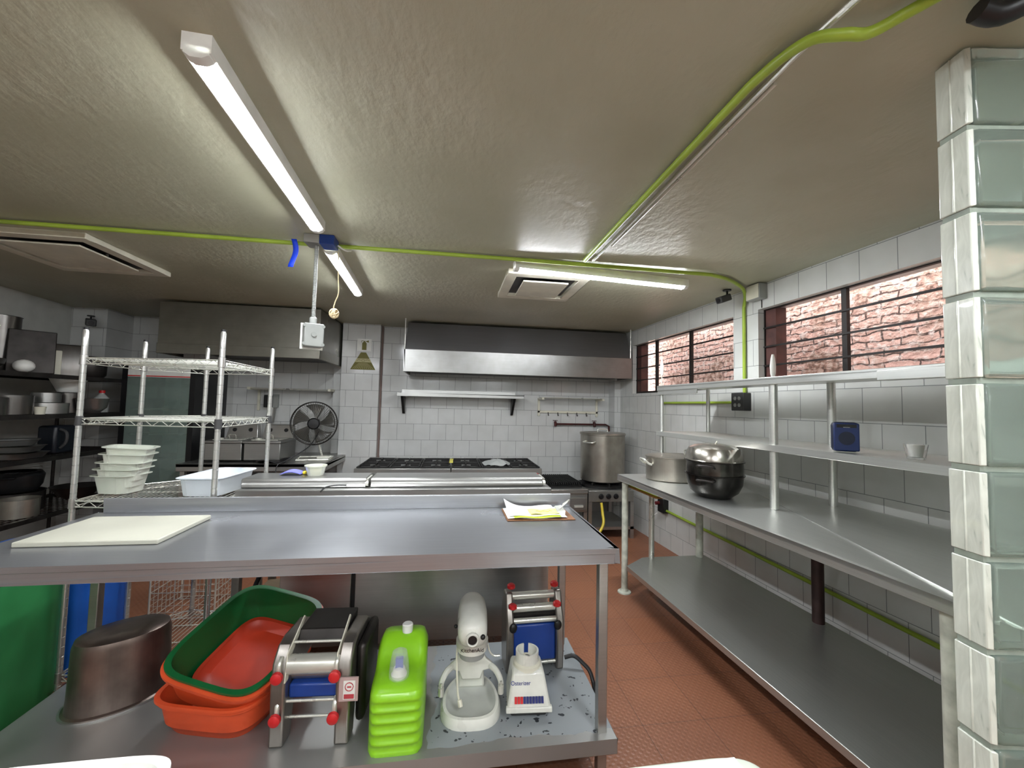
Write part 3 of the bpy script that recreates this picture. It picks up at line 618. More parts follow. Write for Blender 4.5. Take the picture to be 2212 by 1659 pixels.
t = one(G().box(-.015, .015, -.13, .13, 0, .35), 'sheet_pan', MELA, 'black sheet pan standing upright on the top left shelf', 'pan', (-3.36, 3.82, 1.60), bevel=.006); t.rotation_euler = (0, R(-6), R(-48))
one(G().lathe([(.1, .0), (.17, .05), (.18, .09), (.16, .09), (.1, .012), (.002, .012)], n=32, caps=(1, 0)), 'frying_pan', MELA, 'dark shallow pan in front of the upright sheet pan', 'pan', (-3.43, 3.45, 1.60))
one(G().ball((0, 0, .05), .06, .06, .05), 'bowl', WHT, 'small white upturned bowl on the top left shelf', 'bowl', (-3.30, 3.70, 1.60))
g = G(); g.prism([(-.05, 0), (.05, 0), (.05, .21), (-.05, .21)], -.012, .012, 'y'); bd = one(g, 'cutting_board', CRM, 'cream board with a slot handle on the top left shelf', 'board', (-3.36, 4.00, 1.60), R(40), bevel=.006); G().box(-.01, .01, -.0135, -.012, .06, .15).out('slot', BLK, bd)
t = one(G().lathe([((.17, .05), 0), ((.17, .05), .05), ((.165, .05), .27), ((.15, .045), .28), ((.002, .002), .281)], n=40, power=6), 'roasting_pan', DST, 'steel roasting pan standing on its side behind the cream board', 'pan', (-3.46, 4.16, 1.60), R(40), bevel=.02)
pot([(.11, 0), (.13, .03), (.135, .16), (.12, .2), (.11, .2)], 'pot', MELA, 'dark round pot at the right end of the top left shelf', (-3.42, 4.42, 1.60))
pot(cupp(.12, .13), 'pan', DST, 'deep steel pan on the second shelf at the picture edge', (-3.38, 3.52, 1.27), 'pan', group='steel pans on the second shelf')
pot(cupp(.12, .15), 'pan', DST, 'steel pan second from the picture edge on the second shelf', (-3.42, 3.76, 1.27), 'pan', group='steel pans on the second shelf')
pot(cupp(.14, .09), 'pan', STD, 'wide shiny pan in the middle of the second shelf', (-3.42, 4.04, 1.27), 'pan')
pot(cupp(.09, .08), 'pan', ST, 'small shiny pan stacked on the wide one', (-3.42, 4.04, 1.366), 'pan')
pot(cupp(.035, .06, r0=.028), 'cup', CRM, 'small cream cup at the front of the second shelf', (-3.27, 3.82, 1.27), 'cup')
pot([(.07, 0), (.13, .13), (.14, .13), (.12, .125), (.06, .01), (.001, .01)], 'bowl', WHT, 'white plastic bowl behind the rack post', (-3.48, 4.31, 1.457), 'bowl')
pot(cupp(.1, .18), 'pot', DST, 'round pot carrying the white bowl', (-3.48, 4.31, 1.27), 'pot')
pot([(.05, 0), (.1, .05), (.115, .13), (.12, .135), (.11, .13), (.09, .05), (.001, .01)], 'bowl', ST, 'round steel mixing bowl on the second shelf near the fridge', (-3.30, 4.34, 1.27), 'bowl')
t = thing('bottle', 'white bottle with red cap next to the fridge', 'bottle', (-3.42, 4.60, 1.27)); G().lathe([(.055, 0), (.055, .14), (.02, .18), (.02, .19)], n=18).out('body', CLEAR, t); G().lathe([(.024, .19), (.024, .215)], n=14).out('cap', RED, t)
for k, (z, s_) in enumerate(((0, 1), (.05, .92), (.10, .8))):
    one(G().lathe([((.16*s_, .12*s_), 0), ((.19*s_, .14*s_), .04), ((.2*s_, .15*s_), .045), ((.18*s_, .13*s_), .04), ((.15*s_, .11*s_), .006)], n=40, caps=(1, 1), power=5), 'steam_tray', ST if k != 1 else STD,
        ['large steel tray at the bottom of the stack on the third shelf', 'middle steel tray of the stack on the third shelf', 'smallest steel tray topping the stack on the third shelf'][k], 'tray', (-3.42, 3.78, .925+z), R(20*k), group='steel trays on the third shelf')
t = thing('jug', 'dark plastic jug on the third shelf', 'jug', (-3.40, 4.14, .925)); G().box(-.07, .07, -.1, .1, 0, .24).out('body', M('dark_blue_plastic', '10151d', .4), t, bevel=.02); G().tube([(.08, -.06, .05), (.12, -.06, .1), (.12, -.06, .18), (.07, -.06, .21)], .012, 8, smooth=3).out('handle', GRAP, t)
pot([(.14, 0), (.17, .05), (.18, .13), (.16, .16), (.13, .16)], 'pot', BLK, 'big black pot on the lowest visible left shelf', (-3.60, 4.03, .62), hand=(R(-60),), hm=BLK)
pot(cupp(.115, .14), 'saucepan', ALU, 'shiny saucepan in front of the black pot', (-3.37, 3.83, .46), 'saucepan')
pot(cupp(.19, .155), 'pan', MELA, 'dark deep pan under the big black pot', (-3.60, 4.03, .46), 'pan')
pot([(.04, 0), (.12, .05), (.17, .13), (.18, .135), (.11, .045), (.001, .01)], 'wok', MELA, 'dark wok behind the stack of clear tubs', (-3.42, 4.40, .46), 'wok')
pot(cupp(.11, .17), 'pot', DST, 'steel pot on the floor-level left shelf at the edge', (-3.3, 3.6, .03), 'pot')

# ================================================================== WIRE RACK (five posts, cut rear corner)
rp = [(-1.80, 2.30), (-1.80, 2.70), (-1.57, 2.90), (-1.135, 2.79), (-1.11, 2.17)]
t = thing('wire_rack', 'chrome wire rack with five ringed posts behind the island', 'rack', (-1.48, 2.55, 0))
ro = [(x+1.48, y-2.55) for x, y in rp]
def inside(x, y):
    c = False; n = len(ro)
    for i in range(n):
        (x1, y1), (x2, y2) = ro[i], ro[(i+1) % n]
        if (y1 > y) != (y2 > y) and x < (x2-x1)*(y-y1)/(y2-y1)+x1: c = not c
    return c
for px, py in ro:
    prof = [(.0125, 0)]
    z = .05
    while z < 1.71: prof += [(.0125, z), (.0112, z+.001), (.0112, z+.003), (.0125, z+.004)]; z += .045
    prof += [(.0125, 1.745), (.010, 1.75), (.010, 1.755)]
    po = G().lathe(prof, (px, py, 0), n=14).out('post', POST, t)
    G().lathe([(.0105, 1.755), (.0105, 1.765)], (px, py, 0), n=12).out('cap', BLK, po)
for si, z in enumerate((.10, .915, 1.315, 1.615)):
    g = G(); n = len(ro)
    for i in range(n):
        a, b = Vector((*ro[i], 0)), Vector((*ro[(i+1) % n], 0)); d = b-a; L = d.length
        for zz in (z, z-.028): g.cyl((a.x, a.y, zz), (b.x, b.y, zz), .003, n=6)
        k = max(4, int(L/.04)); zig = [a+d*(j/k)+Vector((0, 0, z if j % 2 else z-.028)) for j in range(k+1)]
        g.tube(zig, .0018, 5)
    # surface wires run across, with three carriers
    xx = -.31
    while xx < .36:
        ys = [y/100 for y in range(-42, 40) if inside(xx, y/100)]
        if len(ys) > 3: g.cyl((xx, ys[0], z-.004), (xx, ys[-1], z-.004), .0018, n=5)
        xx += .024
    for y in (-.2, 0, .18):
        xs = [x/100 for x in range(-34, 40) if inside(x/100, y)]
        if xs: g.cyl((xs[0], y, z-.012), (xs[-1], y, z-.012), .003, n=6)
    g.out('wire_shelf', CHR, t, weld=False)
    for px, py in ro:
        G().lathe([(.0165, z-.035), (.0155, z+.012)], (px, py, 0), n=14).out('collar', STD if si != 2 else GRAP, t)
# stack of clear tubs on the rack
TUBM = M('milky_plastic', 'dfe3d6', .35, trans=.35, var=.04)
def clear_tub(name, a, b, h, mat, label, cat, loc, rz, grp=None, tap=.82, tilt=0, flare=.014, pw=5):
    g = G(); g.lathe([((a*tap, b*tap), 0), ((a, b), h), ((a+flare, b+flare), h+.001), ((a+flare, b+flare), h-.003), ((a-.0, b), h-.002)][:4] + [((a-.003, b-.003), h-.001), ((a*tap-.003, b*tap-.003), .003)], n=48, power=pw)
    o = one(g, name, mat, label, cat, loc, rz, grp); o.rotation_euler = (0, tilt, rz); return o
names = ['lowest of the five nested milky tubs on the rack', 'second tub from the bottom of the milky stack', 'middle tub of the milky stack, with a blue mark', 'fourth tub up in the milky stack', 'topmost open tub of the milky stack']
for k in range(5): clear_tub('food_tub', .092, .08, .095, TUBM, names[k], 'tub', (-1.735+.010*k, 2.50-.003*k, .918+k*.034+(.010 if k > 2 else 0)), R(-8+6*k), 'nested milky tubs', tilt=R((0, 1, 2, 3, 4)[k]))
clear_tub('storage_tray', .105, .18, .095, M('white_translucent', 'e3eaf0', .4, trans=.2, var=.03), 'white translucent tray on the rack beside the post', 'tray', (-1.268, 2.52, .918), R(-4), tap=.9, pw=7)

# ================================================================== PREP COUNTER (refrigerated, seen from behind)
t = thing('prep_counter', 'refrigerated steel prep counter behind the island with two lids', 'counter', (-.25, 2.32, 0))
g = G(); g.box(-.84, .84, 0, .5, .90, .955); g.out('top', ST, t, bevel=.004)
g = G(); g.box(-.60, -.245, 0, .48, .14, .90); g.box(-.225, .80, 0, .48, .14, .90); g.out('cabinet', STD, t, bevel=.004)
G().box(-.245, -.225, .01, .1, .14, .90).out('seam_strip', BLK, t)
for x in (-.83, .795): G().box(x, x+.035, 0, .035, 0, .90).out('leg', STD, t)
for x in (-.83, .795): G().box(x, x+.035, .44, .475, 0, .90).out('leg', STD, t)
def lid(x0, x1):
    g = G(); g.prism([(.05, .96), (.05, .995), (.06, 1.005), (.24, 1.005), (.46, .965), (.46, .957), (.05, .957)], x0, x1, 'x'); l = g.out('lid', ST, t, bevel=.003); return l
lid(-.835, -.20); lid(-.175, .80)
for x in (-.195, .808):
    g = G(); g.cyl((x-.008, .06, .975), (x+.008, .06, .975), .014, n=12); g.box(x-.006, x+.006, .06, .2, .985, 1.0); g.out('hinge', CHR, t)
G().tube([(-.42, -.006, .945), (-.40, .01, .965), (-.36, .03, .972), (-.30, .045, .97)], .004, 7, smooth=4).out('cord', BLK, t)
t = thing('deli_tub', 'small clear plastic tub on the left counter lid', 'tub', (-.75, 2.49, 1.005))
G().lathe([(.042, 0), (.055, .055), (.060, .056), (.060, .05), (.053, .052), (.04, .003), (.001, .003)], n=32, caps=(1, 0)).out('body', TUBM, t)
G().lathe([(.001, .004), (.042, .004), (.045, .025), (.001, .026)], n=24).out('contents', M('cream_sauce', 'cfb97f', .6), t)
one(G().grid(lambda u, v: (-.055+.11*u, -.04+.08*v, .004+.022*math.sin(u*3.1)*(.6+.4*math.sin(v*3))), 10, 6), 'cloth', M('violet_cloth', '6d6fc0', .8), 'violet cloth lying beside the clear tub', 'cloth', (-.875, 2.50, 1.008), solid=.004)
one(G().ball((0, 0, 0), .012, .02, .01), 'yellow_wedge', M('yellow_plastic', 'e3c92c', .4), 'tiny yellow object between cloth and clear tub', 'scrap', (-.815, 2.51, 1.015))
# clutter under the counter's left end
one(G().box(-.10, .10, -.15, .15, 0, .33), 'carton', M('cardboard', '8c7a62', .8), 'tan box on the floor under the counter end', 'box', (-.97, 2.60, 0), bevel=.003)
t = thing('crate', 'white and dark red slatted crate on the floor behind the tan box', 'crate', (-.80, 3.05, 0))
g = G(); g.box(-.15, .15, 0, .3, 0, .45); g.out('body', M('beige_crate', 'a08e7a', .7), t)
for k in range(3): G().box(-.15, .15, -.004, 0, .2+k*.08, .235+k*.08).out('slat', M('maroon_paint', '5e1c22', .6), t)
one(G().tube([(-.92, 2.40, .62), (-1.0, 2.42, .45), (-1.05, 2.44, .30), (-1.06, 2.45, .2)], .012, 8, smooth=4), 'power_cord', BLK, 'thick black cord hanging behind the island', 'cord')
t = thing('wire_crate', 'tall wire grid crate standing on the floor behind the rack', 'basket', (-1.66, 3.12, 0)); g = G(); wx, wy, wh = .19, .16, .55
for i in range(9):
    for s_ in (-1, 1): x = -wx+2*wx*i/8; g.cyl((x, s_*wy, .02), (x, s_*wy, wh), .002, n=5); y = -wy+2*wy*i/8; g.cyl((s_*wx, y, .02), (s_*wx, y, wh), .002, n=5)
for k in range(14):
    z = .02+(wh-.02)*k/13; g.tube([(-wx, -wy, z), (wx, -wy, z), (wx, wy, z), (-wx, wy, z)], .0035 if k % 4 == 0 else .0018, 5, closed=True)
for i in range(9): x = -wx+2*wx*i/8; g.cyl((x, -wy, .02), (x, wy, .02), .002, n=5)
g.out('wire_grid', CHR, t, weld=False)
for sx in (-1, 1):
    for sy in (-1, 1): G().cyl((sx*wx, sy*wy, 0), (sx*wx, sy*wy, wh+.01), .006, n=8).out('corner_post', CHR, t)
def bin_(name, mat, label, x0, x1, y0, y1, h):
    cx, cy = (x0+x1)/2, (y0+y1)/2; a, b = (x1-x0)/2, (y1-y0)/2
    t = thing(name, label, 'bin', (cx, cy, 0))
    G().lathe([((a*.99, b*.99), 0), ((a*.99, b), h), ((a*.96, b*.97), h), ((a*.93, b*.95), .02)], n=48, power=9, caps=(1, 1)).out('body', mat, t)
    G().lathe([((a*1.0, b*1.0), h-.03), ((a*1.01, b*1.005), h-.03), ((a*1.01, b*1.005), h+.005), ((a*.97, b*.98), h+.005)], n=48, power=9, caps=(0, 0)).out('rim', mat, t)
bin_('storage_bin', M('leaf_green_plastic', '2c7a45', .45), 'big green bin on the floor left of the island', -2.45, -1.828, 1.2, 2.40, .66)
bin_('storage_bin', M('cobalt_plastic', '2160c0', .45), 'big blue bin on the floor behind the green one', -2.45, -1.83, 2.44, 2.79, .60)

# ================================================================== ISLAND TABLE
IX0, IX1, IY0, IY1 = -1.56, .64, 1.475, 2.13
t = thing('island_table', 'long steel island table with raised rear lip and lower shelf', 'table', (IX0, IY0, 0)); W = IX1-IX0; D = IY1-IY0
g = G(); g.box(0, W, 0, D, .878, .90); g.box(0, W, 0, .018, .845, .90); g.box(W-.018, W, 0, D, .845, .90); g.box(0, .018, 0, D, .845, .90); g.out('top', TOP, t, bevel=.003)
G().prism([(D-.018, .90), (D, .90), (D, .965), (D-.02, .968), (D-.022, .962)], .03, W, 'x').out('rear_lip', TOP, t, bevel=.001)
for x in (.03, W-.065):
    for y in (.03, D-.06): G().box(x, x+.035, y, y+.035, 0, .878).out('leg', STD, t, bevel=.003)
g = G(); g.box(.0, W-.0, 0.0, D, .20, .22); g.box(0, W, -.0, .015, .165, .22); g.out('lower_shelf', peel_mat(), t, bevel=.003)
one(G().box(-.225, .225, -.165, .165, 0, .018), 'cutting_board', BOARD, 'large white cutting board at the left end of the island', 'board', (-1.245, 1.82, .901), R(0), bevel=.004)
# clipboard
t = thing('clipboard', 'brown clipboard with papers at the right end of the island', 'clipboard', (.425, 1.955, .901), R(0))
G().box(-.155, .165, -.10, .115, 0, .004).out('board', M('hardboard', '7a5233', .6), t, bevel=.001)
PAP = M('paper', 'f1f1ec', .7, var=.02)
def sheet(x0, x1, y0, y1, z, curl=.03):
    return lambda u, v: (x0+(x1-x0)*u, y0+(y1-y0)*v, z+curl*max(0, .35-u)**2*6*v+.003*math.sin(u*9))
G().grid(sheet(-.15, .13, -.085, .10, .008, .0), 10, 6).out('paper', PAP, t, solid=.002)
G().grid(sheet(-.12, .10, -.092, .09, .012, .006), 10, 6).out('paper', M('lime_paper', 'c5dc3c', .7), t, solid=.0015)
G().grid(sheet(-.145, .10, -.075, .115, .016, .05), 14, 8).out('paper', PAP, t, solid=.0015)
G().grid(sheet(-.04, .10, -.06, .03, .020, .0), 6, 4).out('sticky_note', M('yellow_paper', 'efe98c', .7), t, solid=.001)
INK = M('pencil_grey', 'a9a9ad', .8)
g = G()
for k in range(7): g.box(-.125, -.045, -.05+k*.018, -.046+k*.018, .0205, .021)
g.out('print', INK, t)
g = G(); g.tube([(-.01+.012*k, -.02+.012*math.sin(k*2.3), .0225) for k in range(8)], .0012, 5, smooth=3); g.out('note_writing', M('olive_ink', 'a8a24a', .7), t)
g = G(); g.hexa([(.09, -.05, .02), (.125, -.06, .006), (.14, .07, .006), (.105, .07, .02)], [(.095, -.045, .026), (.13, -.05, .03), (.14, .06, .03), (.11, .065, .026)]); g.tube([(.11, -.01, .03), (.15, -.005, .06), (.165, .01, .066), (.14, .03, .04)], .004, 7, smooth=4); g.out('clip', CHR, t)

# ================================================================== THINGS ON THE ISLAND'S LOWER SHELF
ZS = .2205
OVM = steel('grimy_oval_steel', '8a7c74', .34, 2, dirt=.5, dcol='3c302b')
t = thing('oval_pot', 'grimy oval pot turned upside down on the lower shelf', 'pot', (-1.285, 1.925, ZS), R(35))
G().lathe([((.167, .128), 0), ((.167, .128), .006), ((.158, .118), .01), ((.155, .115), .05), ((.150, .110), .235), ((.143, .103), .258), ((.125, .088), .266), ((.06, .035), .268), ((.002, .002), .268)], n=56, power=2.2).out('body', OVM, t)
G().lathe([((.174, .135), 0), ((.174, .135), .005), ((.158, .118), .007)], n=56, power=2.2).out('rim', STD, t)
def tub(label, a, b, h, mat, loc, rz, tx=0, ty=0, rimm=None, grp='plastic tubs', rimw=.008):
    t = thing('plastic_tub', label, 'tub', loc, rz, grp); t.rotation_euler = (tx, ty, rz)
    G().lathe([((a*.80, b*.80), 0), ((a*.88, b*.88), h*.25), ((a*.9, b*.9), h*.27), ((a*.96, b*.96), h*.82), ((a, b), h*.84), ((a, b), h), ((a-.006, b-.006), h), ((a*.94, b*.94), h*.8), ((a*.78, b*.78), .005)], n=56, power=4.5).out('body', mat, t)
    G().lathe([((a+.001, b+.001), h-.012), ((a+rimw, b+rimw), h-.008), ((a+rimw, b+rimw), h+.001), ((a-.003, b-.003), h+.001)], n=56, power=4.5, caps=(0, 0)).out('rim', rimm or mat, t)
tub('orange tub at the bottom, flat on the lower shelf', .20, .215, .13, ORG, (-.80, 1.83, ZS), R(-14))
tub('upper orange tub tilted in the lowest one', .207, .229, .16, ORG, (-.775, 1.87, ZS+.108), R(-16), R(17), R(9))
tub('green tub nested in the upper orange tub', .196, .218, .16, GRN, (-.775, 1.87, ZS+.122), R(-16), R(17), R(9), rimw=.012)
tub('shallow red-orange tub lying inside the green tub', .145, .165, .03, M('red_orange_plastic', 'b8371f', .45), (-.772, 1.872, ZS+.132), R(-16), R(17), R(9))

# pasta machine near (local origin bottom centre front)
PS = steel('pasta_machine_steel', 'a49f99', .3, 2, dirt=.25)
def roller(name, p, q, r, mat, t): return G().cyl(p, q, r, n=24).out(name, mat, t)
t = thing('pasta_machine', 'steel pasta machine with red knobs left of the green jug', 'pasta machine', (-.455, 1.60, ZS), R(-3))
prof = [(-.03, 0), (.04, 0), (.055, .10), (.05, .15), (.10, .20), (.25, .21), (.27, .29), (.20, .33), (.06, .335), (.015, .325), (-.025, .28), (-.035, .2), (-.03, .12)]
for s_ in (-1, 1):
    xa, xb = (s_*.085, s_*.135); sp = G().prism(prof, min(xa, xb), max(xa, xb), 'x').out('side_panel', PS, t, bevel=.008)
G().box(.137, .172, .03, .25, .03, .31).out('gear_housing', MELA, t, bevel=.02)
roller('roller', (-.085, .0, .265), (.085, .0, .265), .032, CHR, t); roller('roller', (-.085, .045, .215), (.085, .045, .215), .026, STD, t)
G().box(-.085, .085, .0, .05, .145, .195).out('scraper_cover', BLUE, t, bevel=.008)
for z, y in ((.145, -.01), (.07, .02), (.325, .03)): roller('tie_bar', (-.085, y, z), (.085, y, z), .005, CHR, t)
G().prism([(.06, .30), (.08, .345), (.24, .345), (.23, .30)], -.085, .085, 'x').out('hopper', MELA, t, bevel=.004)
for x in (-.088, .083): G().prism([(-.035, .22), (-.02, .31), (.12, .375), (.13, .365), (.01, .29), (-.01, .22)], x, x+.004, 'x').out('guard_plate', CRM, t)
for x in (-.108, .085):
    for z in (.245, .105):
        k_ = G().lathe([(.012, 0), (.02, .006), (.019, .018), (.010, .023)], n=16).out('knob', RED, t, loc=(x, -.035, z)); k_.rotation_euler = (math.pi/2, 0, 0)
        G().tube([(x, -.01, z+.05), (x, -.03, z+.035), (x, -.032, z)], .008, 8, smooth=3).out('knob_arm', CHR, t)
lb = G().box(.10, .165, -.04, -.034, .155, .235).out('warning_plate', M('pinkish_plate', 'b49c98', .5), t)
g = G(); g.box(.115, .155, -.0415, -.04, .162, .225); g.out('label', WHT, lb)
g = G(); g.box(.118, .152, -.0425, -.0415, .165, .18); g.tube([(.135+.014*math.cos(k*.5), -.042, .205+.014*math.sin(k*.5)) for k in range(12)], .0015, 5, closed=True); g.box(.128, .142, -.0425, -.0415, .202, .207); g.out('warning_mark', M('label_red', 'b04048', .5), lb)
# green jug
JG = M('jug_green', '86c322', .3, var=.05, coat=.3)
t = thing('jug', 'bright green ribbed plastic jug with a clear-capped spout', 'jug', (-.155, 1.495, ZS))
def jugprof(u, w=1):
    return 0
sec = [(0, 0)]+[(0, .004+.0045*k) for k in range(41)]+[(.006, .203), (.03, .215), (.07, .22), (.12, .225), (.15, .24), (.19, .278), (.235, .295), (.29, .285), (.325, .25), (.33, .17), (.33, 0)]
g = G(); NX = 12; hw = .092; cols = []
secs = [Vector((0, y, z)) for y, z in sec[:43]]+smooth_path([(0, y, z) for y, z in sec[42:]], 4)
for i in range(NX+1):
    x = -1+2*i/NX; sc_ = (1-abs(x)**6)**.5 if abs(x) < 1 else 0; k = .80+.20*max(0, sc_)
    col = []
    for p in secs:
        rib = .008*abs(math.sin((p.z-.005)*math.pi/.036))-.004 if (p.y < .003 and .005 < p.z < .18) else 0
        cy, cz = .165, .12
        col.append(g.v((x*hw, cy+(p.y-cy)*k+(rib if abs(x) < .95 else 0), max(0, cz+(p.z-cz)*(k if p.z > cz else 1)))))
    cols.append(col)
for a_, b_ in zip(cols, cols[1:]):
    for k in range(len(a_)-1): g.f([a_[k], b_[k], b_[k+1], a_[k+1]])
    g.f([a_[-1], b_[-1], b_[0], a_[0]])
g.f(cols[0]); g.f(cols[-1][::-1]); g.out('body', JG, t, sharp=60)
G().lathe([(.02, .0), (.021, .028), (.017, .032)], (.012, .23, .292), n=18).out('cap', WHT, t)
sp = G().lathe([(.026, 0), (.028, .01), (.024, .016), (.02, .03), (.008, .036)], (.0, .075, .218), n=20).out('spout', WHT, t)
G().box(-.013, .013, .066, .084, .250, .283).out('tap_lever', M('periwinkle_plastic', '4a5fb0', .4), sp)
G().lathe([(.036, 0), (.036, .004), (.033, .05), (.026, .085), (.01, .095), (.001, .096)], (.0, .075, .219), n=24, caps=(0, 1)).out('dust_cover', M('clear_cap', 'f4f8f4', .25, trans=.5, alpha=.38, var=.02), sp)
# stand mixer
MW = M('enamel_white', 'd4d4ca', .28, coat=.3); MG = M('enamel_grey', 'b9bbb5', .35)
t = thing('stand_mixer', 'white stand mixer without bowl in the middle of the lower shelf', 'mixer', (.115, 1.70, ZS), R(-3))
g = G(); P = []
for k in range(40):
    a = 2*math.pi*k/40; ca, sa = math.cos(a), math.sin(a); w_ = .118 if sa < 0 else .118-.035*sa
    P.append((w_*math.copysign(abs(ca)**.72, ca), (.13 if sa < 0 else .16)*math.copysign(abs(sa)**.72, sa)))
for s0, z0, s1, z1 in ((1, .0, 1, .018), (1, .018, .93, .034), (.93, .034, .84, .0355)):
    A_ = [g.v((x*s0, y*s0, z0)) for x, y in P]; B_ = [g.v((x*s1, y*s1, z1)) for x, y in P]
    for k in range(40): g.f([A_[k], A_[(k+1) % 40], B_[(k+1) % 40], B_[k]])
    if z0 == 0: g.f(A_[::-1])
    last = B_
g.out('base', MW, t, sharp=50)
g = G(); A_ = [g.v((x*.84, y*.84, .0355)) for x, y in P]; B_ = [g.v((x*.74, y*.74, .024)) for x, y in P]
for k in range(40): g.f([A_[k], A_[(k+1) % 40], B_[(k+1) % 40], B_[k]])
g.f(B_); g.out('base_recess', MG, t, sharp=50)
g = G(); g.hexa([(-.06, .07, .02), (.06, .07, .02), (.055, .15, .02), (-.055, .15, .02)], [(-.036, .06, .235), (.036, .06, .235), (.04, .15, .235), (-.04, .15, .235)]); col = g.out('column', MW, t, bevel=.012)
g = G(); g.prism([(-.036, .235), (.036, .235), (.042, .19), (.062, .155), (.088, .135), (.078, .115), (.05, .108), (.038, .075), (-.038, .075), (-.05, .108), (-.078, .115), (-.088, .135), (-.062, .155), (-.042, .19)], .04, .06, 'y'); g.out('bowl_yoke', MW, t, bevel=.005)
for s_ in (-1, 1):
    g = G(); g.tube([(s_*.075, .052, .126), (s_*.10, .02, .122), (s_*.115, -.02, .112), (s_*.117, -.055, .105)], [.013, .010], 10, smooth=5); g.out('bowl_arm', MW, t)
    g = G(); g.cyl((s_*.115, -.06, .085), (s_*.115, -.06, .115), .011, n=12); g.cyl((s_*.115, -.06, .115), (s_*.115, -.06, .13), .004, n=8); g.out('bowl_pin', CHR, t)
g = G(); g.cyl((-.007, .043, .205), (-.007, .034, .205), .005, n=8); g.cyl((.01, .043, .205), (.01, .034, .205), .005, n=8); g.box(-.006, .008, .03, .045, .165, .195); g.out('latch', CHR, t)
# head: long rounded body with front hub
g = G(); g.mx = Matrix.Translation((0, -.06, .305)) @ Matrix.Rotation(R(-90), 4, 'X')
g.lathe([((.001, .001), -.012), ((.035, .03), -.010), ((.052, .046), .004), ((.058, .054), .03), ((.061, .058), .09), ((.062, .058), .17), ((.058, .052), .24), ((.045, .04), .285), ((.02, .018), .30), ((.001, .001), .302)], n=36, power=2.4); hd = g.out('motor_head', MW, t, sharp=60)
g = G(); g.lathe([(.064, .243), (.064, .262), (.06, .263)], (0, 0, 0), n=32); g.out('trim_band', steel('trim_band_steel', 'bdbab0', .35, metal=.3), hd)
G().lathe([(.052, .222), (.06, .226), (.062, .243), (.05, .244)], (0, -.002, 0), n=32).out('planetary_ring', MW, hd)
G().lathe([(.05, .20), (.052, .222), (.03, .222)], (0, -.002, 0), n=28).out('beater_hub', GREY, hd)
text('KitchenAid', .020, BLK, hd, (0, -.0655, .252), (math.pi/2, 0, 0), name='lettering')
g = G(); g.mx = Matrix.Translation((-.0, -.072, .30)) @ Matrix.Rotation(R(90), 4, 'X'); g.lathe([(.024, -.02), (.026, .012), (.022, .016), (.018, .014), (.017, .002)], n=24, caps=(1, 1)); at = g.out('attachment_hub', MW, hd)
g = G(); g.mx = Matrix.Translation((-.0, -.078, .30)) @ Matrix.Rotation(R(90), 4, 'X'); g.lathe([(.0165, .0), (.0165, .006)], n=18); g.out('hub_socket', BLK, at)
G().ball((.040, -.070, .304), .010, .010, .010).out('hub_knob', BLK, hd)
G().ball((-.068, .04, .29), .008).out('speed_knob', BLK, hd)
G().tube([(.06, .03, .24), (.072, .02, .2), (.09, .02, .18), (.115, .02, .18)], .004, 7, smooth=3).out('lift_lever', CHR, t)
one(G().tube([(.062, 1.735, ZS+.23), (.055, 1.70, ZS+.20), (.06, 1.66, ZS+.10), (.068, 1.645, ZS+.055)], .004, 7, smooth=5).tube([(.068, 1.645, ZS+.065), (.073, 1.635, ZS+.045)], .009, 8), 'mixer_cord', CRM, 'cream cord with plug hanging on the front of the mixer', 'cord')
# blender base
t = thing('blender_base', 'white blender base with a row of push buttons', 'blender', (.335, 1.60, ZS), R(-4))
g = G(); g.hexa([(-.088, 0, .03), (.088, 0, .03), (.08, .17, .03), (-.08, .17, .03)], [(-.062, .045, .15), (.062, .045, .15), (.062, .16, .15), (-.062, .16, .15)]); g.out('housing', MW, t, bevel=.01)
G().box(-.07, .07, .02, .16, .0, .03).out('foot', GRAP, t, bevel=.006)
G().hexa([(-.09, -.003, .025), (.09, -.003, .025), (.09, .02, .025), (-.09, .02, .025)], [(-.089, -.001, .045), (.089, -.001, .045), (.089, .02, .045), (-.089, .02, .045)]).out('bumper', MW, t, bevel=.004)
G().lathe([(.058, .145), (.055, .16), (.048, .165)], (0, .10, 0), n=28).out('collar', CRM, t)
g = G(); n = 28; rin, rou = .040, .047
for k in range(n):
    a, b = 2*math.pi*k/n, 2*math.pi*(k+1)/n
    if k in (6, 7): continue
    q = lambda r, th: (r*math.cos(th), .10+r*math.sin(th))
    g.hexa([(*q(rin, a), .16), (*q(rou, a), .16), (*q(rou, b), .16), (*q(rin, b), .16)], [(*q(rin, a), .205), (*q(rou, a), .205), (*q(rou, b), .205), (*q(rin, b), .205)])
g.out('jar_ring', MW, t); G().cyl((0, .10, .16), (0, .10, .178), .012, n=12).out('drive_coupling', GRAP, t)
slope = math.atan2(.12, .045)
def onface(x, s): return (x, .045*s-.0025, .03+.12*s)
for k in range(10):
    b_ = G().box(-.0045, .0045, -.004, .002, -.011, .011).out('push_button', RED if k < 3 else M('navy_plastic', '232a66', .4), t, loc=onface(-.052+k*.0115, .30)); b_.rotation_euler = (slope-math.pi/2, 0, 0)
text('Osterizer', .020, M('navy_ink', '2a2f7a', .5), t, onface(-.032, .72), (slope, 0, 0))
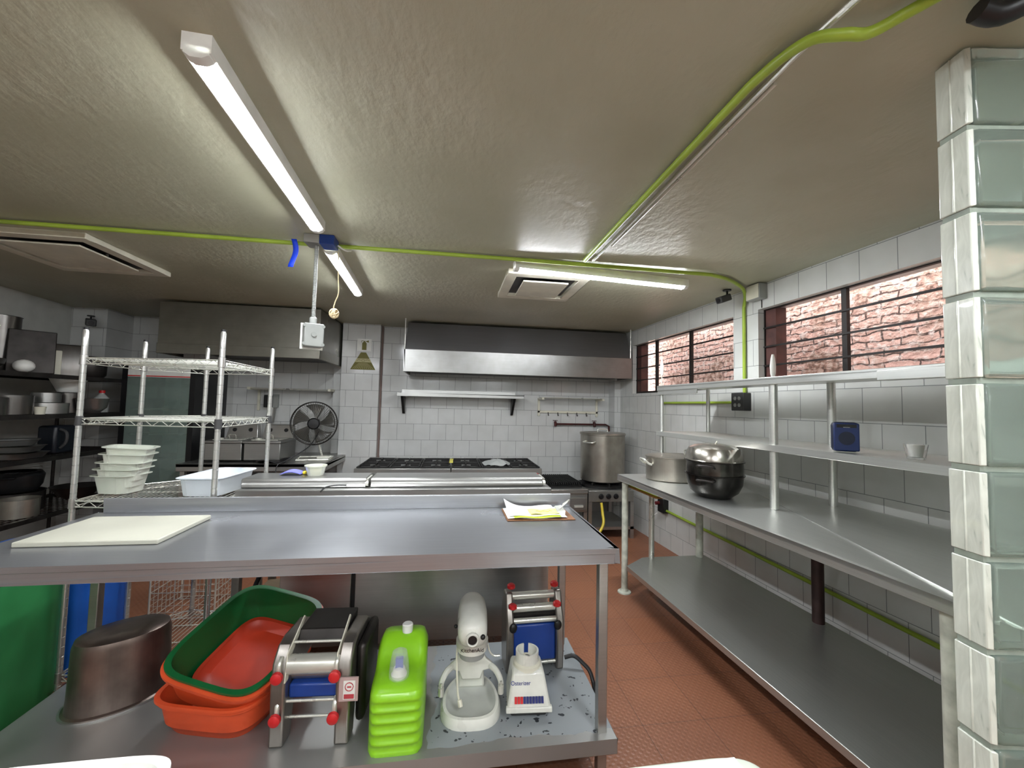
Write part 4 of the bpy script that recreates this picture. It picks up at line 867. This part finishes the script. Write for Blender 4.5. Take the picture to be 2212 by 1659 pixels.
# far pasta machine with blue plate
t = thing('pasta_machine', 'taller steel pasta machine with blue plate behind the blender', 'pasta machine', (.415, 1.875, ZS), R(2))
for s_ in (-1, 1):
    G().prism([(0, 0), (.12, 0), (.14, .10), (.14, .25), (.11, .33), (.05, .335), (.03, .27), (.0, .22), (-.005, .1)], min(s_*.1, s_*.135), max(s_*.1, s_*.135), 'x').out('side_panel', PS, t, bevel=.008)
G().hexa([(-.1, .012, .04), (.1, .012, .04), (.1, .03, .04), (-.1, .03, .04)], [(-.1, .022, .2), (.1, .022, .2), (.1, .04, .2), (-.1, .04, .2)]).out('blue_plate', BLUE, t, bevel=.008)
G().box(-.1, .1, .035, .12, .03, .24).out('core', MELA, t)
for y, z, r in ((.02, .22, .012), (.045, .265, .018), (.07, .31, .018), (.02, .03, .008)): roller('roller', (-.1, y, z), (.1, y, z), r, CHR, t)
for x in (-.105, .105):
    for y, z in ((.07, .355), (.02, .285)): G().lathe([(.010, -.012), (.019, -.006), (.019, .006), (.012, .012)], (x, y, z), n=16).out('knob', RED, t)
for x in (-.105, .105): G().ball((x, .0, .2), .018, .012, .022).out('side_knob', BLK, t)
one(G().tube([(.56, 1.90, ZS+.04), (.60, 1.89, ZS+.05), (.635, 1.87, ZS+.03), (.665, 1.84, ZS+.0), (.67, 1.79, ZS-.06), (.655, 1.76, ZS-.11)], .009, 8, smooth=6), 'power_cord', BLK, 'black cord looping over the right end of the lower shelf', 'cord')

# ================================================================== WINDOW-SIDE TABLE
TO = (1.33, 3.115)
def tw(u, v): return (TO[0]+u*math.cos(A)-v*math.sin(A), TO[1]+u*math.sin(A)+v*math.cos(A))
LT = 2.25; WT_ = .90
t = thing('work_table', 'long steel work table under the windows', 'table', (TO[0], TO[1], 0), A)
g = G(); g.box(0, WT_, -LT, 0, .878, .90); g.box(0, .018, -LT, 0, .855, .90); g.box(0, WT_, -.018, 0, .855, .90); g.out('top', STY, t, bevel=.003)
g = G(); g.prism([(-.0, -.17), (.2, -.03), (.24, -.025), (.74, -.045), (.76, -LT), (-.0, -LT)], .215, .25); g.out('lower_shelf', steel('lower_shelf_steel', 'b4b6b1', .32, 1, metal=.85), t, bevel=.003)
WL = M('chipped_white_paint', 'b9bcae', .45, var=.18, vscale=20)
def tleg(u, v, r, m, flange=False):
    l = G().cyl((u, v, .0), (u, v, .878), r, n=18).out('leg', m, t)
    if flange: G().lathe([(.052, 0), (.05, .008), (.03, .014), (.026, .03)], (u, v, 0), n=24).out('foot_flange', WL, l)
tleg(.045, -.045, .024, WL, True); tleg(.27, -.05, .021, CHR); tleg(.68, -.07, .028, WL); tleg(.70, -1.08, .03, M('dark_rust_leg', '3c2a28', .5, .4, .3)); tleg(.05, -2.1, .028, WL, True); tleg(.70, -2.1, .028, WL)
t = thing('over_shelf', 'two-tier steel shelf standing on the window-side table', 'shelf', (TO[0], TO[1], .90), A)
g = G(); g.box(.33, .80, -2.2, -.01, .335, .345); g.box(.33, .345, -2.2, -.01, .31, .345); g.out('middle_shelf', STY, t, bevel=.002)
g = G(); g.box(.33, .80, -2.35, -.02, .695, .705); g.box(.33, .345, -2.35, -.02, .672, .712); g.box(.335, .345, -.52, -.02, .64, .69); g.box(.30, .36, -2.35, -1.72, .66, .70); g.out('top_shelf', STY, t, bevel=.002)
for u, v in ((.365, -.035), (.365, -1.14), (.77, -.06), (.77, -1.12), (.365, -2.15), (.77, -2.15)):
    G().cyl((u, v, 0), (u, v, .70), .021 if v < -.5 else .015, n=18).out('post', STY, t)
for k, (u, v, z0, lab) in enumerate(((.365, -.035, .80, 'white handle on a thin steel stuck in the left shelf post'), (.365, -1.14, .713, 'white knife handle stuck in the middle shelf post'))):
    x, y = tw(u, v); q = thing('tool_handle', lab, 'handle', (x, y, .90), A)
    G().lathe([(.009, z0), (.013, z0+.02), (.015, z0+.06), (.011, z0+.10), (.006, z0+.125)], n=14).out('grip', WHT, q)
    G().cyl((0, 0, .713), (0, 0, z0), .004, n=8).out('shaft', CHR, q)
x, y = tw(.16, -.24)
t = thing('cutting_board', 'lime green board stored under the left end of the work table', 'board', (x, y, .850), A)
G().box(-.085, .085, -.20, .21, -.034, -.008).out('lime_layer', M('lime_board', 'c3d838', .45), t, bevel=.006); G().box(-.088, .088, -.205, .213, -.048, -.034).out('brown_layer', M('ochre_board', '9a7433', .5), t, bevel=.004)
# oval pot with lid
x, y = 1.70, 2.865; t = thing('oval_stock_pot', 'wide oval aluminium pot with flat lid at the far end of the work table', 'pot', (x, y, .9005), R(-4))
G().lathe([((.225, .165), 0), ((.235, .175), .008), ((.235, .175), .165), ((.242, .182), .168)], n=56).out('body', ALU, t)
G().lathe([((.243, .183), .168), ((.243, .183), .175), ((.225, .165), .18), ((.05, .04), .182), ((.002, .002), .182)], n=56).out('lid', ALU, t)
G().tube([(.07, -.03, .18), (.07, -.03, .215), (.07, .03, .215), (.07, .03, .18)], .006, 8, smooth=4).out('lid_handle', CHR, t)
for sx in (1, -1):
    G().tube([(sx*.225, -.055, .115), (sx*.25, -.052, .125), (sx*.275, -.035, .15), (sx*.275, .035, .15), (sx*.25, .052, .125), (sx*.225, .055, .115)], .008, 8, smooth=4).out('handle', CHR, t)
# steamer
x, y = tw(.235, -.83); t = thing('steamer_pot', 'blackened three-tier steamer pot with domed lid on the work table', 'pot', (x, y, .9005), R(40)); t.scale = (.92, .92, .92)
G().lathe([(.085, 0), (.10, .004), (.145, .04), (.168, .09), (.174, .145), (.182, .148), (.182, .154)], n=48).out('bottom_pot', BLKSTEEL, t)
G().lathe([(.172, .155), (.174, .20), (.172, .232), (.182, .236), (.182, .243)], n=48).out('steam_tier', steel('tier_steel', '6f6c67', .2, 2, dirt=.8, dcol='14110e'), t)
G().lathe([(.182, .243), (.176, .247), (.172, .285), (.155, .322), (.12, .34), (.06, .348), (.002, .35)], n=48).out('lid', steel('lid_steel', 'b3afa6', .2, 2, dirt=.2), t)
for z, zz in ((.205, .21), (.125, .12)):
    for sg in (-1, 1):
        g = G(); g.tube([(sg*.172, -.05, z), (sg*.20, -.045, zz+.005), (sg*.205, 0, zz+.008), (sg*.20, .045, zz+.005), (sg*.172, .05, z)], .007, 8, smooth=4); g.out('handle', MELA, t)
G().tube([(-.05, -.02, .348), (-.02, -.02, .358), (.03, -.01, .362), (.05, 0, .35)], .004, 7, smooth=4).out('lid_handle', CRM, t)
# speaker + glass on middle shelf
x, y = tw(.385, -1.52); t = thing('radio_speaker', 'dark blue square portable speaker on the middle shelf', 'speaker', (x, y, 1.2455), R(-36))
SB = M('navy_rubber', '1e2f60', .45)
G().box(-.05, .05, -.0, .05, .004, .138).out('case', M('dark_navy', '141c33', .5), t, bevel=.016)
G().box(-.047, .047, -.008, .002, .008, .133).out('grille', SB, t, bevel=.010)
g = G(); g.box(-.036, .036, -.0095, -.008, .113, .128); g.out('control_strip', BLK, t); G().box(-.012, .012, -.0105, -.0095, .113, .116).out('badge', GREY, t)
G().lathe([(.028, 0), (.030, .002)], n=28).out('speaker_ring', M('dark_navy', '141c33', .5), t, loc=(0, -.008, .065)).rotation_euler = (math.pi/2, 0, 0)
x, y = tw(.46, -1.74); t = thing('drinking_glass', 'glass with white contents on the middle shelf beside the blue speaker', 'glass', (x, y, 1.2455))
G().lathe([(.028, 0), (.038, .06), (.036, .06), (.026, .008), (.001, .008)], n=28, caps=(1, 0)).out('tumbler', GLASS, t)
G().lathe([(.001, .009), (.020, .009), (.027, .058), (.001, .058)], n=24).out('wax', WHT, t)

# ================================================================== GLASS BLOCK PARTITION
GB = NT('glass_block'); b = GB.b
nz = GB.n('TexNoise'); nz.inputs['Scale'].default_value = 5; nz.inputs['Detail'].default_value = 1; GB.l(GB.obj(), nz.inputs[0])
b.inputs['Base Color'].default_value = srgb('b9c9bd'); b.inputs['Roughness'].default_value = .12; b.inputs['Transmission Weight'].default_value = .8; b.inputs['IOR'].default_value = 1.3
GB.l(GB.bump(nz.outputs['Fac'], .5, .03), b.inputs['Normal'])
MORT = M('mortar_white', '8d968a', .5, var=.12, vscale=25, bump=.2)
EDGE = NT('block_edge'); b = EDGE.b
n1 = EDGE.n('TexNoise'); n1.inputs['Scale'].default_value = 1; n1.inputs['Detail'].default_value = 5; n1.inputs['Distortion'].default_value = 1.5; EDGE.l(EDGE.obj((30, 30, 9)), n1.inputs[0])
EDGE.l(EDGE.ramp(n1.outputs['Fac'], [(.30, srgb('7c8478')), (.40, srgb('bcc0b4')), (.7, srgb('ced2c6'))]), b.inputs['Base Color']); b.inputs['Roughness'].default_value = .25; b.inputs['Coat Weight'].default_value = .5
EDGE = EDGE.m
mod = .217; bx0, by0 = 1.282, .815; bd_ = .09
first = None
def make_block():
    t = thing('glass_block', 'glass block', 'glass block', (0, 0, 0), 0, 'glass blocks of the partition')
    g = G(); g.box(.012, .20, .0, bd_, .006, mod-.006); g.out('pane', GB.m, t, bevel=.012)
    g = G(); g.prism([(0, .008), (.0, bd_-.008), (.012, bd_-.002), (.012, .002)], .008, mod-.008); g.box(-.002, .003, bd_/2-.003, bd_/2+.003, .008, mod-.008); g.out('edge', EDGE, t, bevel=.003)
    return t
proto = make_block()
ordn = ['topmost', 'second', 'third', 'fourth', 'fifth', 'sixth', 'seventh', 'eighth', 'ninth', 'tenth', 'eleventh']
rot = math.atan2(.09, .015)-math.pi/2
for i in range(2):
    for k in range(11):
        z = CZ-mod*(k+1)-.0
        lb = '%s glass block from the ceiling in the %s column of the partition' % (ordn[k], 'free edge' if i == 0 else 'second')
        if i == 0 and k == 0: proto.location = (bx0, by0, z); proto.rotation_euler = (0, 0, rot); proto['label'] = lb
        else:
            c = dup(proto, (bx0+i*.215*math.cos(rot), by0+i*.215*math.sin(rot), z), rot, lb)
g = G()
for k in range(10): g.box(.004, .45, .012, bd_-.012, CZ-mod*(k+1)-.007, CZ-mod*(k+1)+.007)
g.box(.2, .217, .012, bd_-.012, 0, CZ); g.box(0, .45, .0, bd_, 0, .0)
g.box(.432, 1.0, 0, bd_, 0, CZ)
g.out('wall_partition', MORT, loc=(bx0, by0, 0), rz=rot, kind='structure')

# ================================================================== FOREGROUND BINS
t = thing('plastic_container', 'white lidded container in the lower right foreground', 'container', (.55, .80, 0))
G().lathe([((.25, .20), 0), ((.27, .225), .47)], n=48, power=8).out('body', WHT, t)
G().lathe([((.285, .24), .47), ((.285, .24), .50), ((.275, .23), .506), ((.24, .2), .507), ((.002, .002), .507)], n=48, power=7).out('lid', M('pale_green_white', 'cfd6c8', .4), t)
G().box(-.22, .22, -.16, .225, .507, .511).out('lid_insert', PAP, t, bevel=.003)
t = thing('plastic_container', 'white container just visible at the lower left edge', 'container', (-.86, 1.00, 0))
G().lathe([((.2, .13), 0), ((.22, .15), .52), ((.235, .165), .525), ((.235, .165), .55), ((.215, .145), .55), ((.21, .14), .5)], n=48, power=6).out('body', WHT, t)

one(G().tube([(-1.775, 1.95, .0), (-1.785, 1.92, 1.05), (-1.786, 1.918, 1.06)], [.009, .009, .006], 10), 'tool_handle', M('pale_green_handle', 'c3cfb4', .5), 'pale green handle tip standing at the left picture edge', 'handle')
